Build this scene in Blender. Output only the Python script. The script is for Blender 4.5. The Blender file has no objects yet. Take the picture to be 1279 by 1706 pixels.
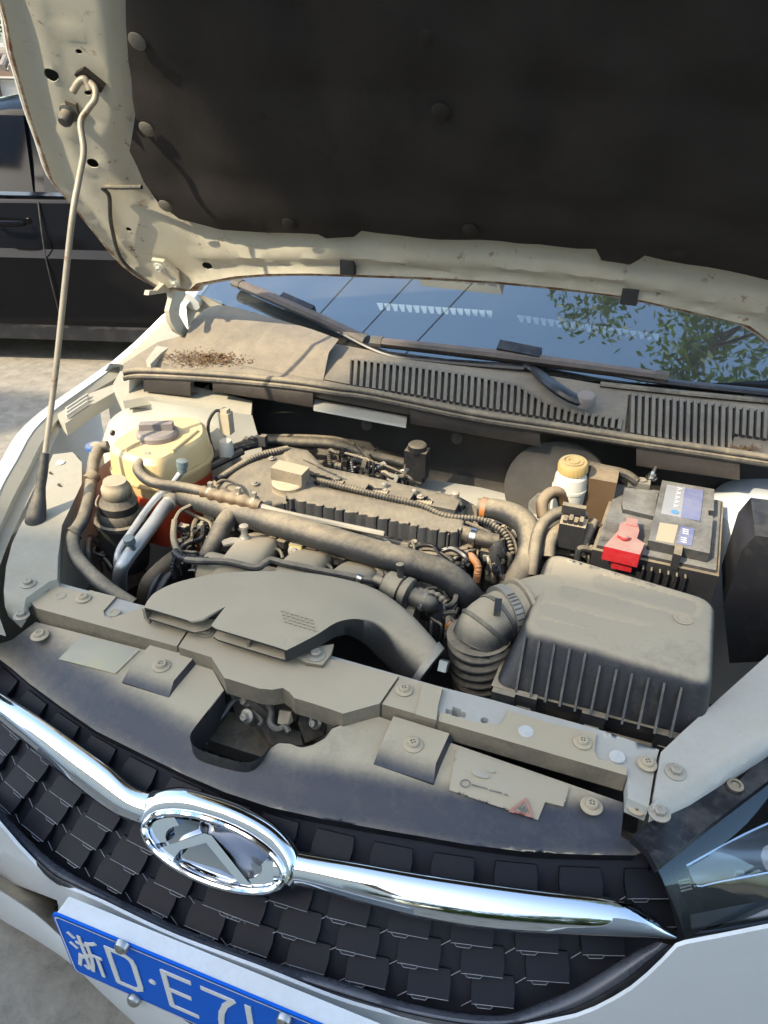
import bpy, bmesh, math, random
from mathutils import Vector, Matrix, Euler
from mathutils.geometry import delaunay_2d_cdt, tessellate_polygon
random.seed(7)
SC = bpy.context.scene
COL = SC.collection
R_ = math.radians
# ---------------------------------------------------------------- camera
CAM = Vector((.346, -.3486, 1.629)); YAW, PITCH, ROLL = R_(19.255), R_(32.219), R_(.978); FPX = 1234.46
_f = Vector((-math.sin(YAW)*math.cos(PITCH), math.cos(YAW)*math.cos(PITCH), -math.sin(PITCH)))
_r0 = Vector((math.cos(YAW), math.sin(YAW), 0)); _u0 = _r0.cross(_f)
_r = _r0*math.cos(ROLL) + _u0*math.sin(ROLL); _u = _u0*math.cos(ROLL) - _r0*math.sin(ROLL)
cam_d = bpy.data.cameras.new('camera'); cam = bpy.data.objects.new('camera', cam_d); COL.objects.link(cam)
cam_d.sensor_fit = 'VERTICAL'; cam_d.sensor_height = 36; cam_d.lens = 36*FPX/1706
cam_d.clip_start = .02; cam_d.clip_end = 2000
cam.matrix_world = Matrix(((_r.x, _u.x, -_f.x, CAM.x), (_r.y, _u.y, -_f.y, CAM.y), (_r.z, _u.z, -_f.z, CAM.z), (0, 0, 0, 1)))
SC.camera = cam
# ---------------------------------------------------------------- sky, sun, exposure
SUN = Vector((-.40, -.66, .66)).normalized()          # towards the sun
wd = bpy.data.worlds.new('World'); SC.world = wd; wd.use_nodes = True
wn = wd.node_tree.nodes; wl = wd.node_tree.links
sky = wn.new('ShaderNodeTexSky'); sky.sky_type = 'NISHITA'; sky.sun_disc = False
sky.sun_elevation = math.asin(SUN.z); sky.sun_rotation = math.atan2(SUN.x, SUN.y)
sky.air_density = 1.0; sky.dust_density = 2.0; sky.ozone_density = 1.0
wn['Background'].inputs['Strength'].default_value = .15
wb = wn.new('ShaderNodeMix'); wb.data_type = 'RGBA'; wb.blend_type = 'MULTIPLY'; wb.inputs[0].default_value = 1; wb.inputs[7].default_value = (1, 1.03, .98, 1)     # camera white balance
wl.new(sky.outputs[0], wb.inputs[6]); wl.new(wb.outputs[2], wn['Background'].inputs['Color'])
sl = bpy.data.lights.new('sun', 'SUN'); sl.energy = 2.0; sl.angle = R_(.55); sl.color = (1, .88, .66)
so = bpy.data.objects.new('sun', sl); COL.objects.link(so); so.rotation_euler = SUN.to_track_quat('Z', 'Y').to_euler()
SC.view_settings.view_transform = 'Standard'; SC.view_settings.look = 'None'
SC.view_settings.gamma = 1; SC.view_settings.exposure = 1.84
SC.render.engine = 'CYCLES'
# ---------------------------------------------------------------- placing helpers
def ray(px, py): return (_r*((px-639.5)/FPX) - _u*((py-853)/FPX) + _f)
def U(px, py, x=None, y=None, z=None):
    d = ray(px, py)
    t = (z-CAM.z)/d.z if z is not None else ((y-CAM.y)/d.y if y is not None else (x-CAM.x)/d.x)
    return CAM + d*t
def UP(px, py, p0, n):
    d = ray(px, py); return CAM + d*((p0-CAM).dot(n)/d.dot(n))
def UC(px, py, y0, k, x0=-.01):
    "ray against the bowed front y = y0 + k (x-x0)^2"
    d = ray(px, py); ax = CAM.x-x0
    a = k*d.x*d.x; b = 2*k*ax*d.x - d.y; c = y0 + k*ax*ax - CAM.y
    if abs(a) < 1e-9: t = -c/b
    else:
        disc = max(b*b-4*a*c, 0); q = math.sqrt(disc)
        ts = [t for t in ((-b-q)/(2*a), (-b+q)/(2*a)) if t > 0]; t = min(ts) if ts else -b/(2*a)
    return CAM + d*t
def pz(pts, z): return [U(p[0], p[1], z=(p[2] if len(p) > 2 else z)) for p in pts]
def lerp(a, b, t): return a+(b-a)*t
def sst(a, b, x):
    t = min(1, max(0, (x-a)/(b-a))); return t*t*(3-2*t)
def crom(pts, n=6, closed=False):
    pts = [tuple(p) for p in pts]; out = []; N = len(pts)
    rng = range(N if closed else N-1)
    for i in rng:
        g = (lambda j: pts[j % N]) if closed else (lambda j: pts[min(max(j, 0), N-1)])
        p0, p1, p2, p3 = g(i-1), g(i), g(i+1), g(i+2)
        for k in range(n):
            t = k/n
            out.append(tuple(.5*(2*b+(c-a)*t+(2*a-5*b+4*c-d)*t*t+(3*b-a-3*c+d)*t**3) for a, b, c, d in zip(p0, p1, p2, p3)))
    if not closed: out.append(pts[-1])
    return out
def inside(p, poly):
    x, y = p; c = False; j = len(poly)-1
    for i in range(len(poly)):
        a, b = poly[i], poly[j]
        if (a[1] > y) != (b[1] > y) and x < (b[0]-a[0])*(y-a[1])/(b[1]-a[1])+a[0]: c = not c
        j = i
    return c
def segd(p, a, b):
    ax, ay = a[0], a[1]; dx, dy = b[0]-ax, b[1]-ay; L = dx*dx+dy*dy
    t = 0 if L == 0 else min(1, max(0, ((p[0]-ax)*dx+(p[1]-ay)*dy)/L))
    return math.hypot(p[0]-ax-t*dx, p[1]-ay-t*dy)
def polyd(p, pl): return min(segd(p, pl[i], pl[i+1]) for i in range(len(pl)-1))
def ell(cx, cy, a, b, ang=0, n=14):
    c, s = math.cos(ang), math.sin(ang)
    return [(cx+a*math.cos(t)*c-b*math.sin(t)*s, cy+a*math.cos(t)*s+b*math.sin(t)*c) for t in (2*math.pi*i/n for i in range(n))]
def densify(poly, step):
    out = []
    for i in range(len(poly)):
        a, b = poly[i], poly[(i+1) % len(poly)]; n = max(1, int(math.hypot(b[0]-a[0], b[1]-a[1])/step))
        for k in range(n): out.append((a[0]+(b[0]-a[0])*k/n, a[1]+(b[1]-a[1])*k/n))
    return out
# ---------------------------------------------------------------- mesh builder
class MB:
    def __init__(s): s.v = []; s.f = []; s.bev = 0; s.bseg = 2
    def add(s, vs, fs):
        o = len(s.v); s.v += [Vector(v) for v in vs]; s.f += [tuple(i+o for i in f) for f in fs]; return s
    def box(s, c, h, rot=None):
        c = Vector(c); M = rot or Matrix.Identity(3)
        vs = [c + M @ Vector((sx*h[0], sy*h[1], sz*h[2])) for sx in (-1, 1) for sy in (-1, 1) for sz in (-1, 1)]
        return s.add(vs, [(0, 1, 3, 2), (4, 6, 7, 5), (0, 4, 5, 1), (2, 3, 7, 6), (0, 2, 6, 4), (1, 5, 7, 3)])
    def bar(s, a, b, w, h, up=(0, 0, 1)):
        a, b = Vector(a), Vector(b); d = (b-a).normalized(); r = d.cross(Vector(up)).normalized(); u = r.cross(d)
        return s.box((a+b)/2, ((b-a).length/2, w/2, h/2), Matrix((d, r, u)).transposed())
    def prism(s, pts, vec, taper=None):
        pts = [Vector(p) for p in pts]; vec = Vector(vec); n = len(pts)
        if taper: cc = sum(pts, Vector())/n; low = [cc+(p-cc)*taper+vec for p in pts]
        else: low = [p+vec for p in pts]
        nn = sum(((pts[i]-pts[0]).cross(pts[(i+1) % n]-pts[0]) for i in range(n)), Vector())
        top = list(range(n)); bot = list(range(n, 2*n))
        if nn.dot(vec) > 0: fs = [tuple(top[::-1]), tuple(bot)] + [(i, (i+1) % n, (i+1) % n+n, i+n) for i in range(n)]
        else: fs = [tuple(top), tuple(bot[::-1])] + [((i+1) % n, i, i+n, (i+1) % n+n) for i in range(n)]
        return s.add(pts+low, fs)
    def loft(s, rings, closed=True, cap0=True, cap1=True):
        m = len(rings[0]); vs = [p for r in rings for p in r]; fs = []
        for i in range(len(rings)-1):
            for k in range(m if closed else m-1):
                k2 = (k+1) % m; fs.append((i*m+k, i*m+k2, (i+1)*m+k2, (i+1)*m+k))
        if closed and cap0: fs.append(tuple(range(m))[::-1])
        if closed and cap1: fs.append(tuple((len(rings)-1)*m+k for k in range(m)))
        return s.add(vs, fs)
    def tube(s, path, rad, seg=14, n=6, cap=True, rib=None, flat=1.0, smooth=True):
        P = [Vector(p) for p in (crom(path, n) if smooth and len(path) > 2 else path)]
        L = [0]
        for i in range(1, len(P)): L.append(L[-1]+(P[i]-P[i-1]).length)
        if rib:      # resample finely for ribs
            step = rib[0]/6; Q = []; LL = []; j = 0; x = 0
            while x <= L[-1]:
                while j < len(L)-2 and L[j+1] < x: j += 1
                t = (x-L[j])/max(L[j+1]-L[j], 1e-9); Q.append(P[j].lerp(P[j+1], t)); LL.append(x); x += step
            P, tot, L = Q, L[-1], LL
        tot = L[-1]; rings = []; N = len(P)
        up = None
        for i in range(N):
            d = (P[min(i+1, N-1)]-P[max(i-1, 0)]).normalized()
            if up is None:
                up = Vector((0, 0, 1)); 
                if abs(d.z) > .9: up = Vector((0, 1, 0))
            up = (up - d*up.dot(d)).normalized(); sd = d.cross(up)
            t = L[i]/tot
            if isinstance(rad, (int, float)): r = rad
            else:
                q = t*(len(rad)-1); k = min(int(q), len(rad)-2); r = lerp(rad[k], rad[k+1], q-k)
            if rib: r += rib[1]*math.cos(2*math.pi*L[i]/rib[0])
            rings.append([P[i]+(sd*math.cos(a)+up*math.sin(a)*flat)*r for a in (-2*math.pi*k/seg for k in range(seg))])
        return s.loft(rings, True, cap, cap)
    def lathe(s, prof, c, axis=(0, 0, 1), seg=24, cap=True):
        "prof: (radius, height) from bottom to top along axis"
        c = Vector(c); ax = Vector(axis).normalized()
        e = Vector((1, 0, 0)) if abs(ax.x) < .8 else Vector((0, 1, 0))
        e1 = (e-ax*e.dot(ax)).normalized(); e2 = ax.cross(e1); rings = []
        for q in prof:
            r, h = q[0], q[1]; fl = q[2] if len(q) > 2 else 0
            rings.append([c+ax*h+(e1*math.cos(a)+e2*math.sin(a))*(r*(1+fl*(1 if k % 2 else -1))) for k, a in enumerate(2*math.pi*k/seg for k in range(seg))])
        return s.loft(rings, True, cap, cap)
    def sheet(s, outline, holes, mapper, step, up=(0, 0, 1), thick=.003, vec=None, jitter=.15, extra=()):
        ol = densify(outline, step); hs = [densify(h, step) for h in holes]
        vs = []; es = []
        for lp in [ol]+hs:
            o = len(vs); vs += lp; es += [(o+i, o+(i+1) % len(lp)) for i in range(len(lp))]
        x0, x1 = min(p[0] for p in ol), max(p[0] for p in ol); y0, y1 = min(p[1] for p in ol), max(p[1] for p in ol)
        rnd = random.Random(3); j = 0; y = y0+step*.5
        while y < y1:
            x = x0+(step*.5 if j % 2 else 0)
            while x < x1:
                p = (x+rnd.uniform(-1, 1)*step*jitter, y+rnd.uniform(-1, 1)*step*jitter)
                if inside(p, ol) and not any(inside(p, h) for h in hs): 
                    if min(min((p[0]-q[0])**2+(p[1]-q[1])**2 for q in lp) for lp in [ol]+hs) > (step*.45)**2: vs.append(p)
                x += step
            y += step*.87; j += 1
        vs += [p for p in extra if inside(p, ol)]
        r = delaunay_2d_cdt([Vector(v) for v in vs], es, [], 0, 1e-6)
        V, F = r[0], r[2]; up = Vector(up)
        V3 = [Vector(mapper(v.x, v.y)) for v in V]; fs = []
        for f in F:
            c = (sum(V[i].x for i in f)/len(f), sum(V[i].y for i in f)/len(f))
            if inside(c, ol) and not any(inside(c, h) for h in hs):
                n = (V3[f[1]]-V3[f[0]]).cross(V3[f[2]]-V3[f[0]])
                fs.append(tuple(f) if n.dot(up) > 0 else tuple(f)[::-1])
        if vec is None:
            N = [Vector() for _ in V3]
            for f in fs:
                n = (V3[f[1]]-V3[f[0]]).cross(V3[f[2]]-V3[f[0]])
                for i in f: N[i] += n
            off = [(-n.normalized()*thick if n.length else Vector()) for n in N]
        else: off = [Vector(vec)]*len(V3)
        m = len(V3); cnt = {}
        for f in fs:
            for i in range(len(f)): cnt[(f[i], f[(i+1) % len(f)])] = 1
        side = [(b, a, a+m, b+m) for (a, b) in cnt if (b, a) not in cnt]
        return s.add(V3+[v+o for v, o in zip(V3, off)], fs+[tuple(i+m for i in f)[::-1] for f in fs]+side)
    def mesh(s, name, ang=35):
        bm = bmesh.new(); bv = [bm.verts.new(v) for v in s.v]; bm.verts.ensure_lookup_table()
        for f in s.f:
            try: bm.faces.new([bv[i] for i in f])
            except ValueError: pass
        if s.bev:
            es = [e for e in bm.edges if len(e.link_faces) == 2 and e.calc_face_angle(0) > R_(28)]
            if es: bmesh.ops.bevel(bm, geom=es, offset=s.bev, segments=s.bseg, affect='EDGES', profile=.55, clamp_overlap=True)
        for f in bm.faces: f.smooth = True
        bm.normal_update()
        for e in bm.edges:
            if len(e.link_faces) == 2 and e.calc_face_angle(0) > R_(ang): e.smooth = False
        lo = [v for v in bm.verts if not v.link_faces]
        if lo: bmesh.ops.delete(bm, geom=lo, context='VERTS')
        me = bpy.data.meshes.new(name); bm.to_mesh(me); bm.free(); return me
    def build(s, name, mat, parent=None, bev=0, bseg=2, ang=35, origin=None):
        s.bev = bev; s.bseg = bseg
        if origin is not None: s.v = [v-Vector(origin) for v in s.v]
        return link(name, s.mesh(name, ang), mat, parent, origin or (0, 0, 0))
def orient(mb):
    vol = sum((mb.v[f[0]].dot(mb.v[f[i]].cross(mb.v[f[i+1]])) for f in mb.f for i in range(1, len(f)-1)), 0.)
    if vol < 0: mb.f = [f[::-1] for f in mb.f]
    return mb
OFF = {}
def link(name, me, mat, parent=None, loc=(0, 0, 0), rot=None):
    "world placed object; parents may be empties anywhere or meshes at the world origin"
    if mat is not None and not me.materials: me.materials.append(mat)
    o = bpy.data.objects.new(name, me); COL.objects.link(o); w = Vector(loc)
    if parent is not None: o.parent = parent; o.location = w-OFF[parent.name]
    else: o.location = w
    if rot is not None: o.rotation_euler = rot.to_euler() if isinstance(rot, Matrix) else rot
    OFF[o.name] = w; return o
def tag(o, label=None, cat=None, group=None, kind=None):
    if label: o['label'] = label
    if cat: o['category'] = cat
    if group: o['group'] = group
    if kind: o['kind'] = kind
    return o
def thing(name, loc, label, cat, group=None):
    o = bpy.data.objects.new(name, None); COL.objects.link(o); o.location = loc; o.empty_display_size = .1
    OFF[o.name] = Vector(loc); return tag(o, label, cat, group)
def frame(d, up=(0, 0, 1)):
    "rotation whose local z is d"
    d = Vector(d).normalized(); u = Vector(up)
    if abs(d.dot(u.normalized())) > .95: u = Vector((0, 1, 0))
    x = u.cross(d).normalized(); y = d.cross(x); return Matrix((x, y, d)).transposed()
# ---------------------------------------------------------------- materials
MT = {}
def mat(name, base, rough=.5, metal=0., dust=0., dcol=(.36, .315, .25), scale=14., bump=.15, bscale=160., var=.12, coat=0., spec=.5, lo=-.05, hi=.85, stain=None, rust=0.):
    m = bpy.data.materials.new(name); m.use_nodes = True; nt = m.node_tree; N = nt.nodes; L = nt.links
    b = N['Principled BSDF']; b.inputs['Metallic'].default_value = metal
    b.inputs['Specular IOR Level'].default_value = spec
    if coat: b.inputs['Coat Weight'].default_value = coat; b.inputs['Coat Roughness'].default_value = .06
    tc = N.new('ShaderNodeNewGeometry')
    def math_(op, a, c=None, clamp=False):
        n = N.new('ShaderNodeMath'); n.operation = op; n.use_clamp = clamp
        for i, q in enumerate((a, c)):
            if q is None: continue
            if isinstance(q, (int, float)): n.inputs[i].default_value = q
            else: L.new(q, n.inputs[i])
        return n.outputs[0]
    def noise(sc, det=4, ro=.6, dist=0.):
        n = N.new('ShaderNodeTexNoise'); n.inputs['Scale'].default_value = sc; n.inputs['Detail'].default_value = det
        n.inputs['Roughness'].default_value = ro; n.inputs['Distortion'].default_value = dist
        L.new(tc.outputs['Position'], n.inputs['Vector']); return n.outputs[0]
    def mix(f, a, c):
        n = N.new('ShaderNodeMix'); n.data_type = 'RGBA'
        L.new(f, n.inputs[0]) if not isinstance(f, (int, float)) else setattr(n.inputs[0], 'default_value', f)
        for i, q in ((6, a), (7, c)):
            if isinstance(q, tuple): n.inputs[i].default_value = (*q, 1)
            else: L.new(q, n.inputs[i])
        return n.outputs[2]
    big = noise(scale, 6, .62, .4); fine = noise(bscale, 5, .7)
    col = mix(math_('MULTIPLY', big, 1., True), tuple(max(0, c*(1-var*1.6)) for c in base), tuple(min(1, c*(1+var)) for c in base))
    rgh = rough
    if dust:
        sp = N.new('ShaderNodeSeparateXYZ'); L.new(tc.outputs['Normal'], sp.inputs[0])
        mr = N.new('ShaderNodeMapRange'); mr.interpolation_type = 'SMOOTHSTEP'; mr.inputs[1].default_value = lo; mr.inputs[2].default_value = hi; L.new(sp.outputs[2], mr.inputs[0])
        nz = math_('ADD', math_('ADD', math_('MULTIPLY', math_('SUBTRACT', big, .5), 2.0), math_('MULTIPLY', math_('SUBTRACT', fine, .5), .7)), math_('MULTIPLY', math_('SUBTRACT', noise(scale*4.3, 5, .7, .8), .5), 1.1))
        fac = math_('ADD', math_('MULTIPLY', mr.outputs[0], dust), math_('MULTIPLY', nz, .55), True)
        fac = math_('MULTIPLY', fac, math_('ADD', math_('MULTIPLY', mr.outputs[0], .65), .35), True)
        d2 = mix(noise(5., 3), tuple(c*.82 for c in dcol), tuple(min(1, c*1.14) for c in dcol))
        col = mix(fac, col, d2)
        rr = N.new('ShaderNodeMapRange'); rr.inputs[3].default_value = rough; rr.inputs[4].default_value = .95; L.new(fac, rr.inputs[0]); rgh = rr.outputs[0]
        if metal: L.new(math_('MULTIPLY', math_('SUBTRACT', 1., fac), metal), b.inputs['Metallic'])
    if rust:
        rn = N.new('ShaderNodeMapRange'); rn.inputs[1].default_value = .62-rust*.3; rn.inputs[2].default_value = .72-rust*.2; L.new(noise(38., 6, .7), rn.inputs[0])
        col = mix(rn.outputs[0], col, (.17, .075, .03))
    L.new(col, b.inputs['Base Color'])
    if isinstance(rgh, float): 
        rm = N.new('ShaderNodeMapRange'); rm.inputs[3].default_value = max(.02, rgh*.85); rm.inputs[4].default_value = min(1, rgh*1.2); L.new(big, rm.inputs[0]); rgh = rm.outputs[0]
    L.new(rgh, b.inputs['Roughness'])
    if bump:
        bp = N.new('ShaderNodeBump'); bp.inputs['Strength'].default_value = bump; bp.inputs['Distance'].default_value = .002
        L.new(math_('ADD', fine, math_('MULTIPLY', big, .8)), bp.inputs['Height']); L.new(bp.outputs[0], b.inputs['Normal'])
    MT[name] = m; return m
def thin_glass(name, tint, f0=.05, rough=.0, dirt=.04, gain=1.7):
    m = bpy.data.materials.new(name); m.use_nodes = True; N = m.node_tree.nodes; L = m.node_tree.links
    N.remove(N['Principled BSDF']); out = N['Material Output']
    t = N.new('ShaderNodeBsdfTransparent'); t.inputs[0].default_value = (*tint, 1)
    g = N.new('ShaderNodeBsdfGlossy'); g.inputs['Roughness'].default_value = rough; g.inputs[0].default_value = (.84, .96, 1, 1)
    d = N.new('ShaderNodeBsdfDiffuse'); d.inputs[0].default_value = (.42, .38, .3, 1)
    fr = N.new('ShaderNodeFresnel'); fr.inputs[0].default_value = 1.52
    ad = N.new('ShaderNodeMath'); ad.operation = 'MULTIPLY_ADD'; ad.inputs[1].default_value = gain; ad.inputs[2].default_value = f0; ad.use_clamp = True; L.new(fr.outputs[0], ad.inputs[0])
    mx = N.new('ShaderNodeMixShader'); L.new(ad.outputs[0], mx.inputs[0]); L.new(t.outputs[0], mx.inputs[1]); L.new(g.outputs[0], mx.inputs[2])
    nz = N.new('ShaderNodeTexNoise'); nz.inputs['Scale'].default_value = 9; nz.inputs['Detail'].default_value = 6
    ge = N.new('ShaderNodeNewGeometry'); L.new(ge.outputs['Position'], nz.inputs['Vector'])
    ml = N.new('ShaderNodeMath'); ml.operation = 'MULTIPLY'; ml.inputs[1].default_value = dirt*2; L.new(nz.outputs[0], ml.inputs[0])
    m2 = N.new('ShaderNodeMixShader'); L.new(ml.outputs[0], m2.inputs[0]); L.new(mx.outputs[0], m2.inputs[1]); L.new(d.outputs[0], m2.inputs[2])
    L.new(m2.outputs[0], out.inputs['Surface']); MT[name] = m; return m
DU = (.465, .372, .24)
mat('white_paint', (.72, .73, .72), .28, dust=.12, dcol=(.5, .47, .4), coat=.6, bump=.02, var=.03)
mat('white_dusty', (.52, .51, .46), .4, dust=.62, dcol=(.43, .385, .30), bump=.06, var=.08, scale=9)
mat('hood_inner', (.50, .465, .37), .45, dust=.35, dcol=(.36, .30, .21), bump=.08, var=.12, scale=7, lo=-1.2, hi=.2, rust=.03)
mat('hem', (.42, .36, .27), .6, dust=.3, bump=.3, rust=.75, scale=30)
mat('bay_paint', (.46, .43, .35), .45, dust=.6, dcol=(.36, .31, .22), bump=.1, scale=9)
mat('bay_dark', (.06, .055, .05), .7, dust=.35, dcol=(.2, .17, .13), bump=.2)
mat('plastic', (.022, .022, .024), .5, dust=.95, dcol=DU, bump=.12)
mat('plastic_full', (.03, .03, .03), .6, dust=1.15, dcol=(.475, .385, .255), bump=.12, scale=7, lo=-.75, hi=.7)
mat('lid_plastic', (.024, .024, .026), .5, dust=1.05, dcol=(.435, .358, .245), bump=.15, scale=9, lo=.58, hi=.97)
mat('snorkel', (.03, .03, .03), .55, dust=1.1, dcol=(.455, .37, .247), bump=.12, scale=7, lo=.1, hi=.85)
mat('rib_plastic', (.03, .03, .033), .5, dust=.5, dcol=(.36, .31, .22), bump=.1, lo=.2, hi=1.2)
mat('plastic_mid', (.022, .022, .024), .45, dust=.62, dcol=DU, bump=.12, scale=8)
mat('apron_plastic', (.03, .032, .042), .45, dust=1.0, dcol=(.465, .382, .255), bump=.12, scale=4.5, lo=.885, hi=.995)
mat('plastic_clean', (.014, .014, .017), .36, dust=.1, dcol=(.2, .18, .15), bump=.05, lo=.3, hi=1.2)
mat('grille_black', (.011, .0115, .016), .45, dust=.0, spec=.2, bump=.03, scale=20)
mat('grille_highlight', (.34, .34, .35), .25, bump=.0)  # pale colour stands for light caught along the tile edges
mat('grille_back', (.022, .022, .029), .5, spec=.3, bump=.05)
mat('band_grey', (.06, .065, .08), .25, dust=.2, dcol=(.2, .19, .18), bump=.02, lo=.3, hi=1.3, coat=.4)
mat('chrome', (.86, .87, .88), .045, metal=1., dust=.0, bump=.0, var=.02)
mat('chrome_dark', (.42, .43, .45), .10, metal=1., bump=.0, var=.02)
mat('satin_metal', (.62, .62, .60), .3, metal=1., bump=.05)
mat('screw_metal', (.55, .53, .48), .28, metal=1., bump=.1, var=.2)
mat('zinc_dusty', (.45, .43, .38), .45, metal=.8, dust=.55, dcol=DU, bump=.1)
mat('alu_pipe', (.55, .55, .54), .35, metal=.85, dust=.4, dcol=(.45, .4, .32), bump=.08)
mat('latch_metal', (.10, .095, .085), .42, metal=.6, dust=.3, dcol=(.3, .26, .2), bump=.1)
mat('cavity_shade', (.05, .048, .042), .8, bump=.1)  # dark colour stands for the unlit hollow of the bonnet
mat('rubber', (.030, .030, .031), .55, dust=.55, dcol=DU, bump=.25, scale=18, lo=.12, hi=.95)
mat('rubber_dark', (.022, .021, .02), .6, dust=.35, dcol=DU, bump=.2)
mat('rubber_brown', (.10, .06, .03), .65, dust=.7, dcol=(.40, .31, .2), bump=.2)
mat('seal', (.03, .029, .028), .5, dust=.55, dcol=DU, bump=.12)
mat('cowl', (.05, .042, .038), .55, dust=.85, dcol=(.285, .235, .17), bump=.1, scale=8)
mat('engine_cover', (.042, .043, .046), .6, dust=.78, dcol=(.31, .255, .175), bump=.4, scale=10)
mat('tank', (.72, .52, .255), .35, dust=.2, dcol=(.66, .52, .32), bump=.04, var=.08)
mat('coolant_red', (.80, .10, .04), .35, dust=.2, bump=.02)
mat('cap_grey', (.20, .17, .16), .6, dust=.5, dcol=(.36, .3, .25), bump=.1)
mat('cap_yellow', (.46, .32, .12), .5, dust=.4, dcol=(.46, .37, .22), bump=.1)
mat('bottle_white', (.66, .62, .52), .4, dust=.35, dcol=(.5, .42, .32), bump=.05)
mat('blue_cap', (.03, .13, .38), .45, dust=.3, bump=.05)
mat('teal_cap', (.13, .17, .18), .5, dust=.45, dcol=(.33, .33, .3), bump=.05)
mat('orange_plastic', (.42, .14, .03), .5, dust=.35, bump=.1)
mat('red_plastic', (.40, .014, .02), .45, dust=.85, dcol=(.42, .27, .22), bump=.06, lo=.2, hi=.95)
mat('battery_case', (.032, .032, .034), .42, dust=.48, dcol=(.36, .34, .30), bump=.08)
mat('battery_label', (.30, .31, .36), .4, dust=.45, dcol=(.42, .40, .36), bump=.03)
mat('blade', (.05, .04, .035), .5, dust=.6, dcol=(.24, .18, .14), bump=.1)
mat('label_pale', (.66, .65, .60), .5, dust=.3, bump=.05)
mat('label_blue', (.10, .13, .34), .4, dust=.35, dcol=(.4, .38, .36), bump=.02)
mat('label_white', (.44, .37, .26), .6, dust=1.2, dcol=(.45, .375, .26), lo=-.9, hi=.5, bump=.02)
mat('label_yellow', (.58, .50, .16), .5, dust=.88, dcol=(.42, .375, .29), bump=.02)
mat('label_cyan', (.06, .30, .62), .4, dust=.2, bump=.0)
mat('ink', (.06, .06, .06), .6, dust=.3, bump=.0)
mat('ink_red', (.45, .1, .07), .6, dust=.4, bump=.0)
mat('plate_blue', (.006, .125, .62), .5, dust=.0, spec=.12, bump=.02, var=.06)
mat('plate_white', (.78, .77, .72), .4, dust=.08, bump=.02, var=.04)
mat('mat_fabric', (.037, .032, .029), .95, bump=.6, bscale=700, var=.25, spec=.12)
mat('clip_black', (.026, .022, .019), .8, spec=.2, bump=.05)
mat('rod_metal', (.33, .285, .215), .5, metal=.25, bump=.15, var=.3, rust=.1)
mat('clip_dusty', (.11, .095, .075), .7, bump=.05)
mat('felt', (.22, .21, .19), .95, bump=.6, bscale=420, var=.5)
mat('leaf_litter', (.17, .095, .04), .8, bump=.3, var=.5, scale=60)
mat('dash', (.03, .032, .038), .6, bump=.1)
mat('seat', (.012, .013, .016), .8, bump=.1)
mat('slat_sunlit', (.85, .87, .84), .6, bump=.0)  # near-white colour stands for sun falling on the defroster slats
mat('tyre', (.02, .02, .02), .8, dust=.3, bump=.3)
mat('alloy', (.5, .5, .5), .3, metal=.9, bump=.02)
mat('black_paint', (.005, .005, .006), .08, dust=.0, spec=.22, coat=.0, bump=.0, var=.0)
mat('reflector_grey', (.42, .44, .45), .3, metal=.4, bump=.02)
mat('lamp_black', (.012, .013, .015), .2, bump=.0)
mat('concrete', (.20, .178, .145), .9, dust=.5, dcol=(.40, .355, .285), bump=1.0, bscale=85, var=.5, scale=12)
mat('roof_tile', (.22, .19, .165), .85, bump=.6, var=.35, scale=12)
mat('plaster', (.62, .60, .55), .9, bump=.3, var=.1, scale=2)
mat('timber', (.16, .11, .08), .8, bump=.4, var=.3)
mat('bark', (.12, .09, .065), .95, bump=1., var=.4, scale=20)
mat('window_black', (.004, .004, .005), .05, bump=.0, spec=.22)
mat('leaf', (.10, .16, .035), .5, bump=.0, var=.45, scale=2.2)
mat('leaf_dark', (.03, .065, .015), .5, bump=.0, var=.45, scale=2.2)
mat('orange_lead', (.45, .16, .03), .5, dust=.4, bump=.05)
mat('wire', (.02, .02, .02), .7, bump=.0)
thin_glass('glass', (.55, .62, .66), .06, rough=.012, dirt=.06, gain=4.2)
thin_glass('side_glass', (.06, .065, .07), .05, dirt=.01)
thin_glass('lens', (.90, .93, .95), .02, dirt=.012, gain=1.2)
for nm in ('leaf', 'leaf_dark'):      # thin leaves let light through
    m_ = MT[nm]; N = m_.node_tree.nodes; L = m_.node_tree.links; b_ = N['Principled BSDF']; t_ = N.new('ShaderNodeBsdfTranslucent'); x_ = N.new('ShaderNodeMixShader'); x_.inputs[0].default_value = .45
    src = b_.inputs['Base Color'].links[0].from_socket; L.new(src, t_.inputs[0]); L.new(b_.outputs[0], x_.inputs[1]); L.new(t_.outputs[0], x_.inputs[2]); L.new(x_.outputs[0], N['Material Output'].inputs['Surface'])
# ---------------------------------------------------------------- shared small pieces
def hexbolt(r=.0075):
    m = MB(); m.lathe([(r*1.75, 0), (r*1.75, r*.22), (r*1.5, r*.34), (r*1.02, r*.36)], (0, 0, 0), seg=20)
    m.lathe([(r, r*.3), (r, r*1.0), (r*.86, r*1.14), (r*.5, r*1.14), (r*.45, r*1.0)], (0, 0, 0), seg=6); return m.mesh('bolt', 30)
def pushclip(r=.0085):
    m = MB(); m.lathe([(r*1.6, 0), (r*1.6, r*.15), (r*1.35, r*.3), (r*1.0, r*.36), (r*.92, r*.75), (r*.8, r*.9), (r*.45, r*.9), (r*.4, r*.55)], (0, 0, 0), seg=22)
    m.box((0, 0, r*.72), (r*.52, r*.1, r*.14)); m.box((0, 0, r*.70), (r*.1, r*.52, r*.13)); return m.mesh('fastener', 30)
def domecap(r=.014):
    m = MB(); m.lathe([(r, 0), (r*.98, r*.12), (r*.8, r*.22), (r*.45, r*.28), (.0005, r*.3)], (0, 0, 0), seg=24); return m.mesh('clip', 40)
BOLT, CLIP, DOME = hexbolt(), pushclip(), domecap()
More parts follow.
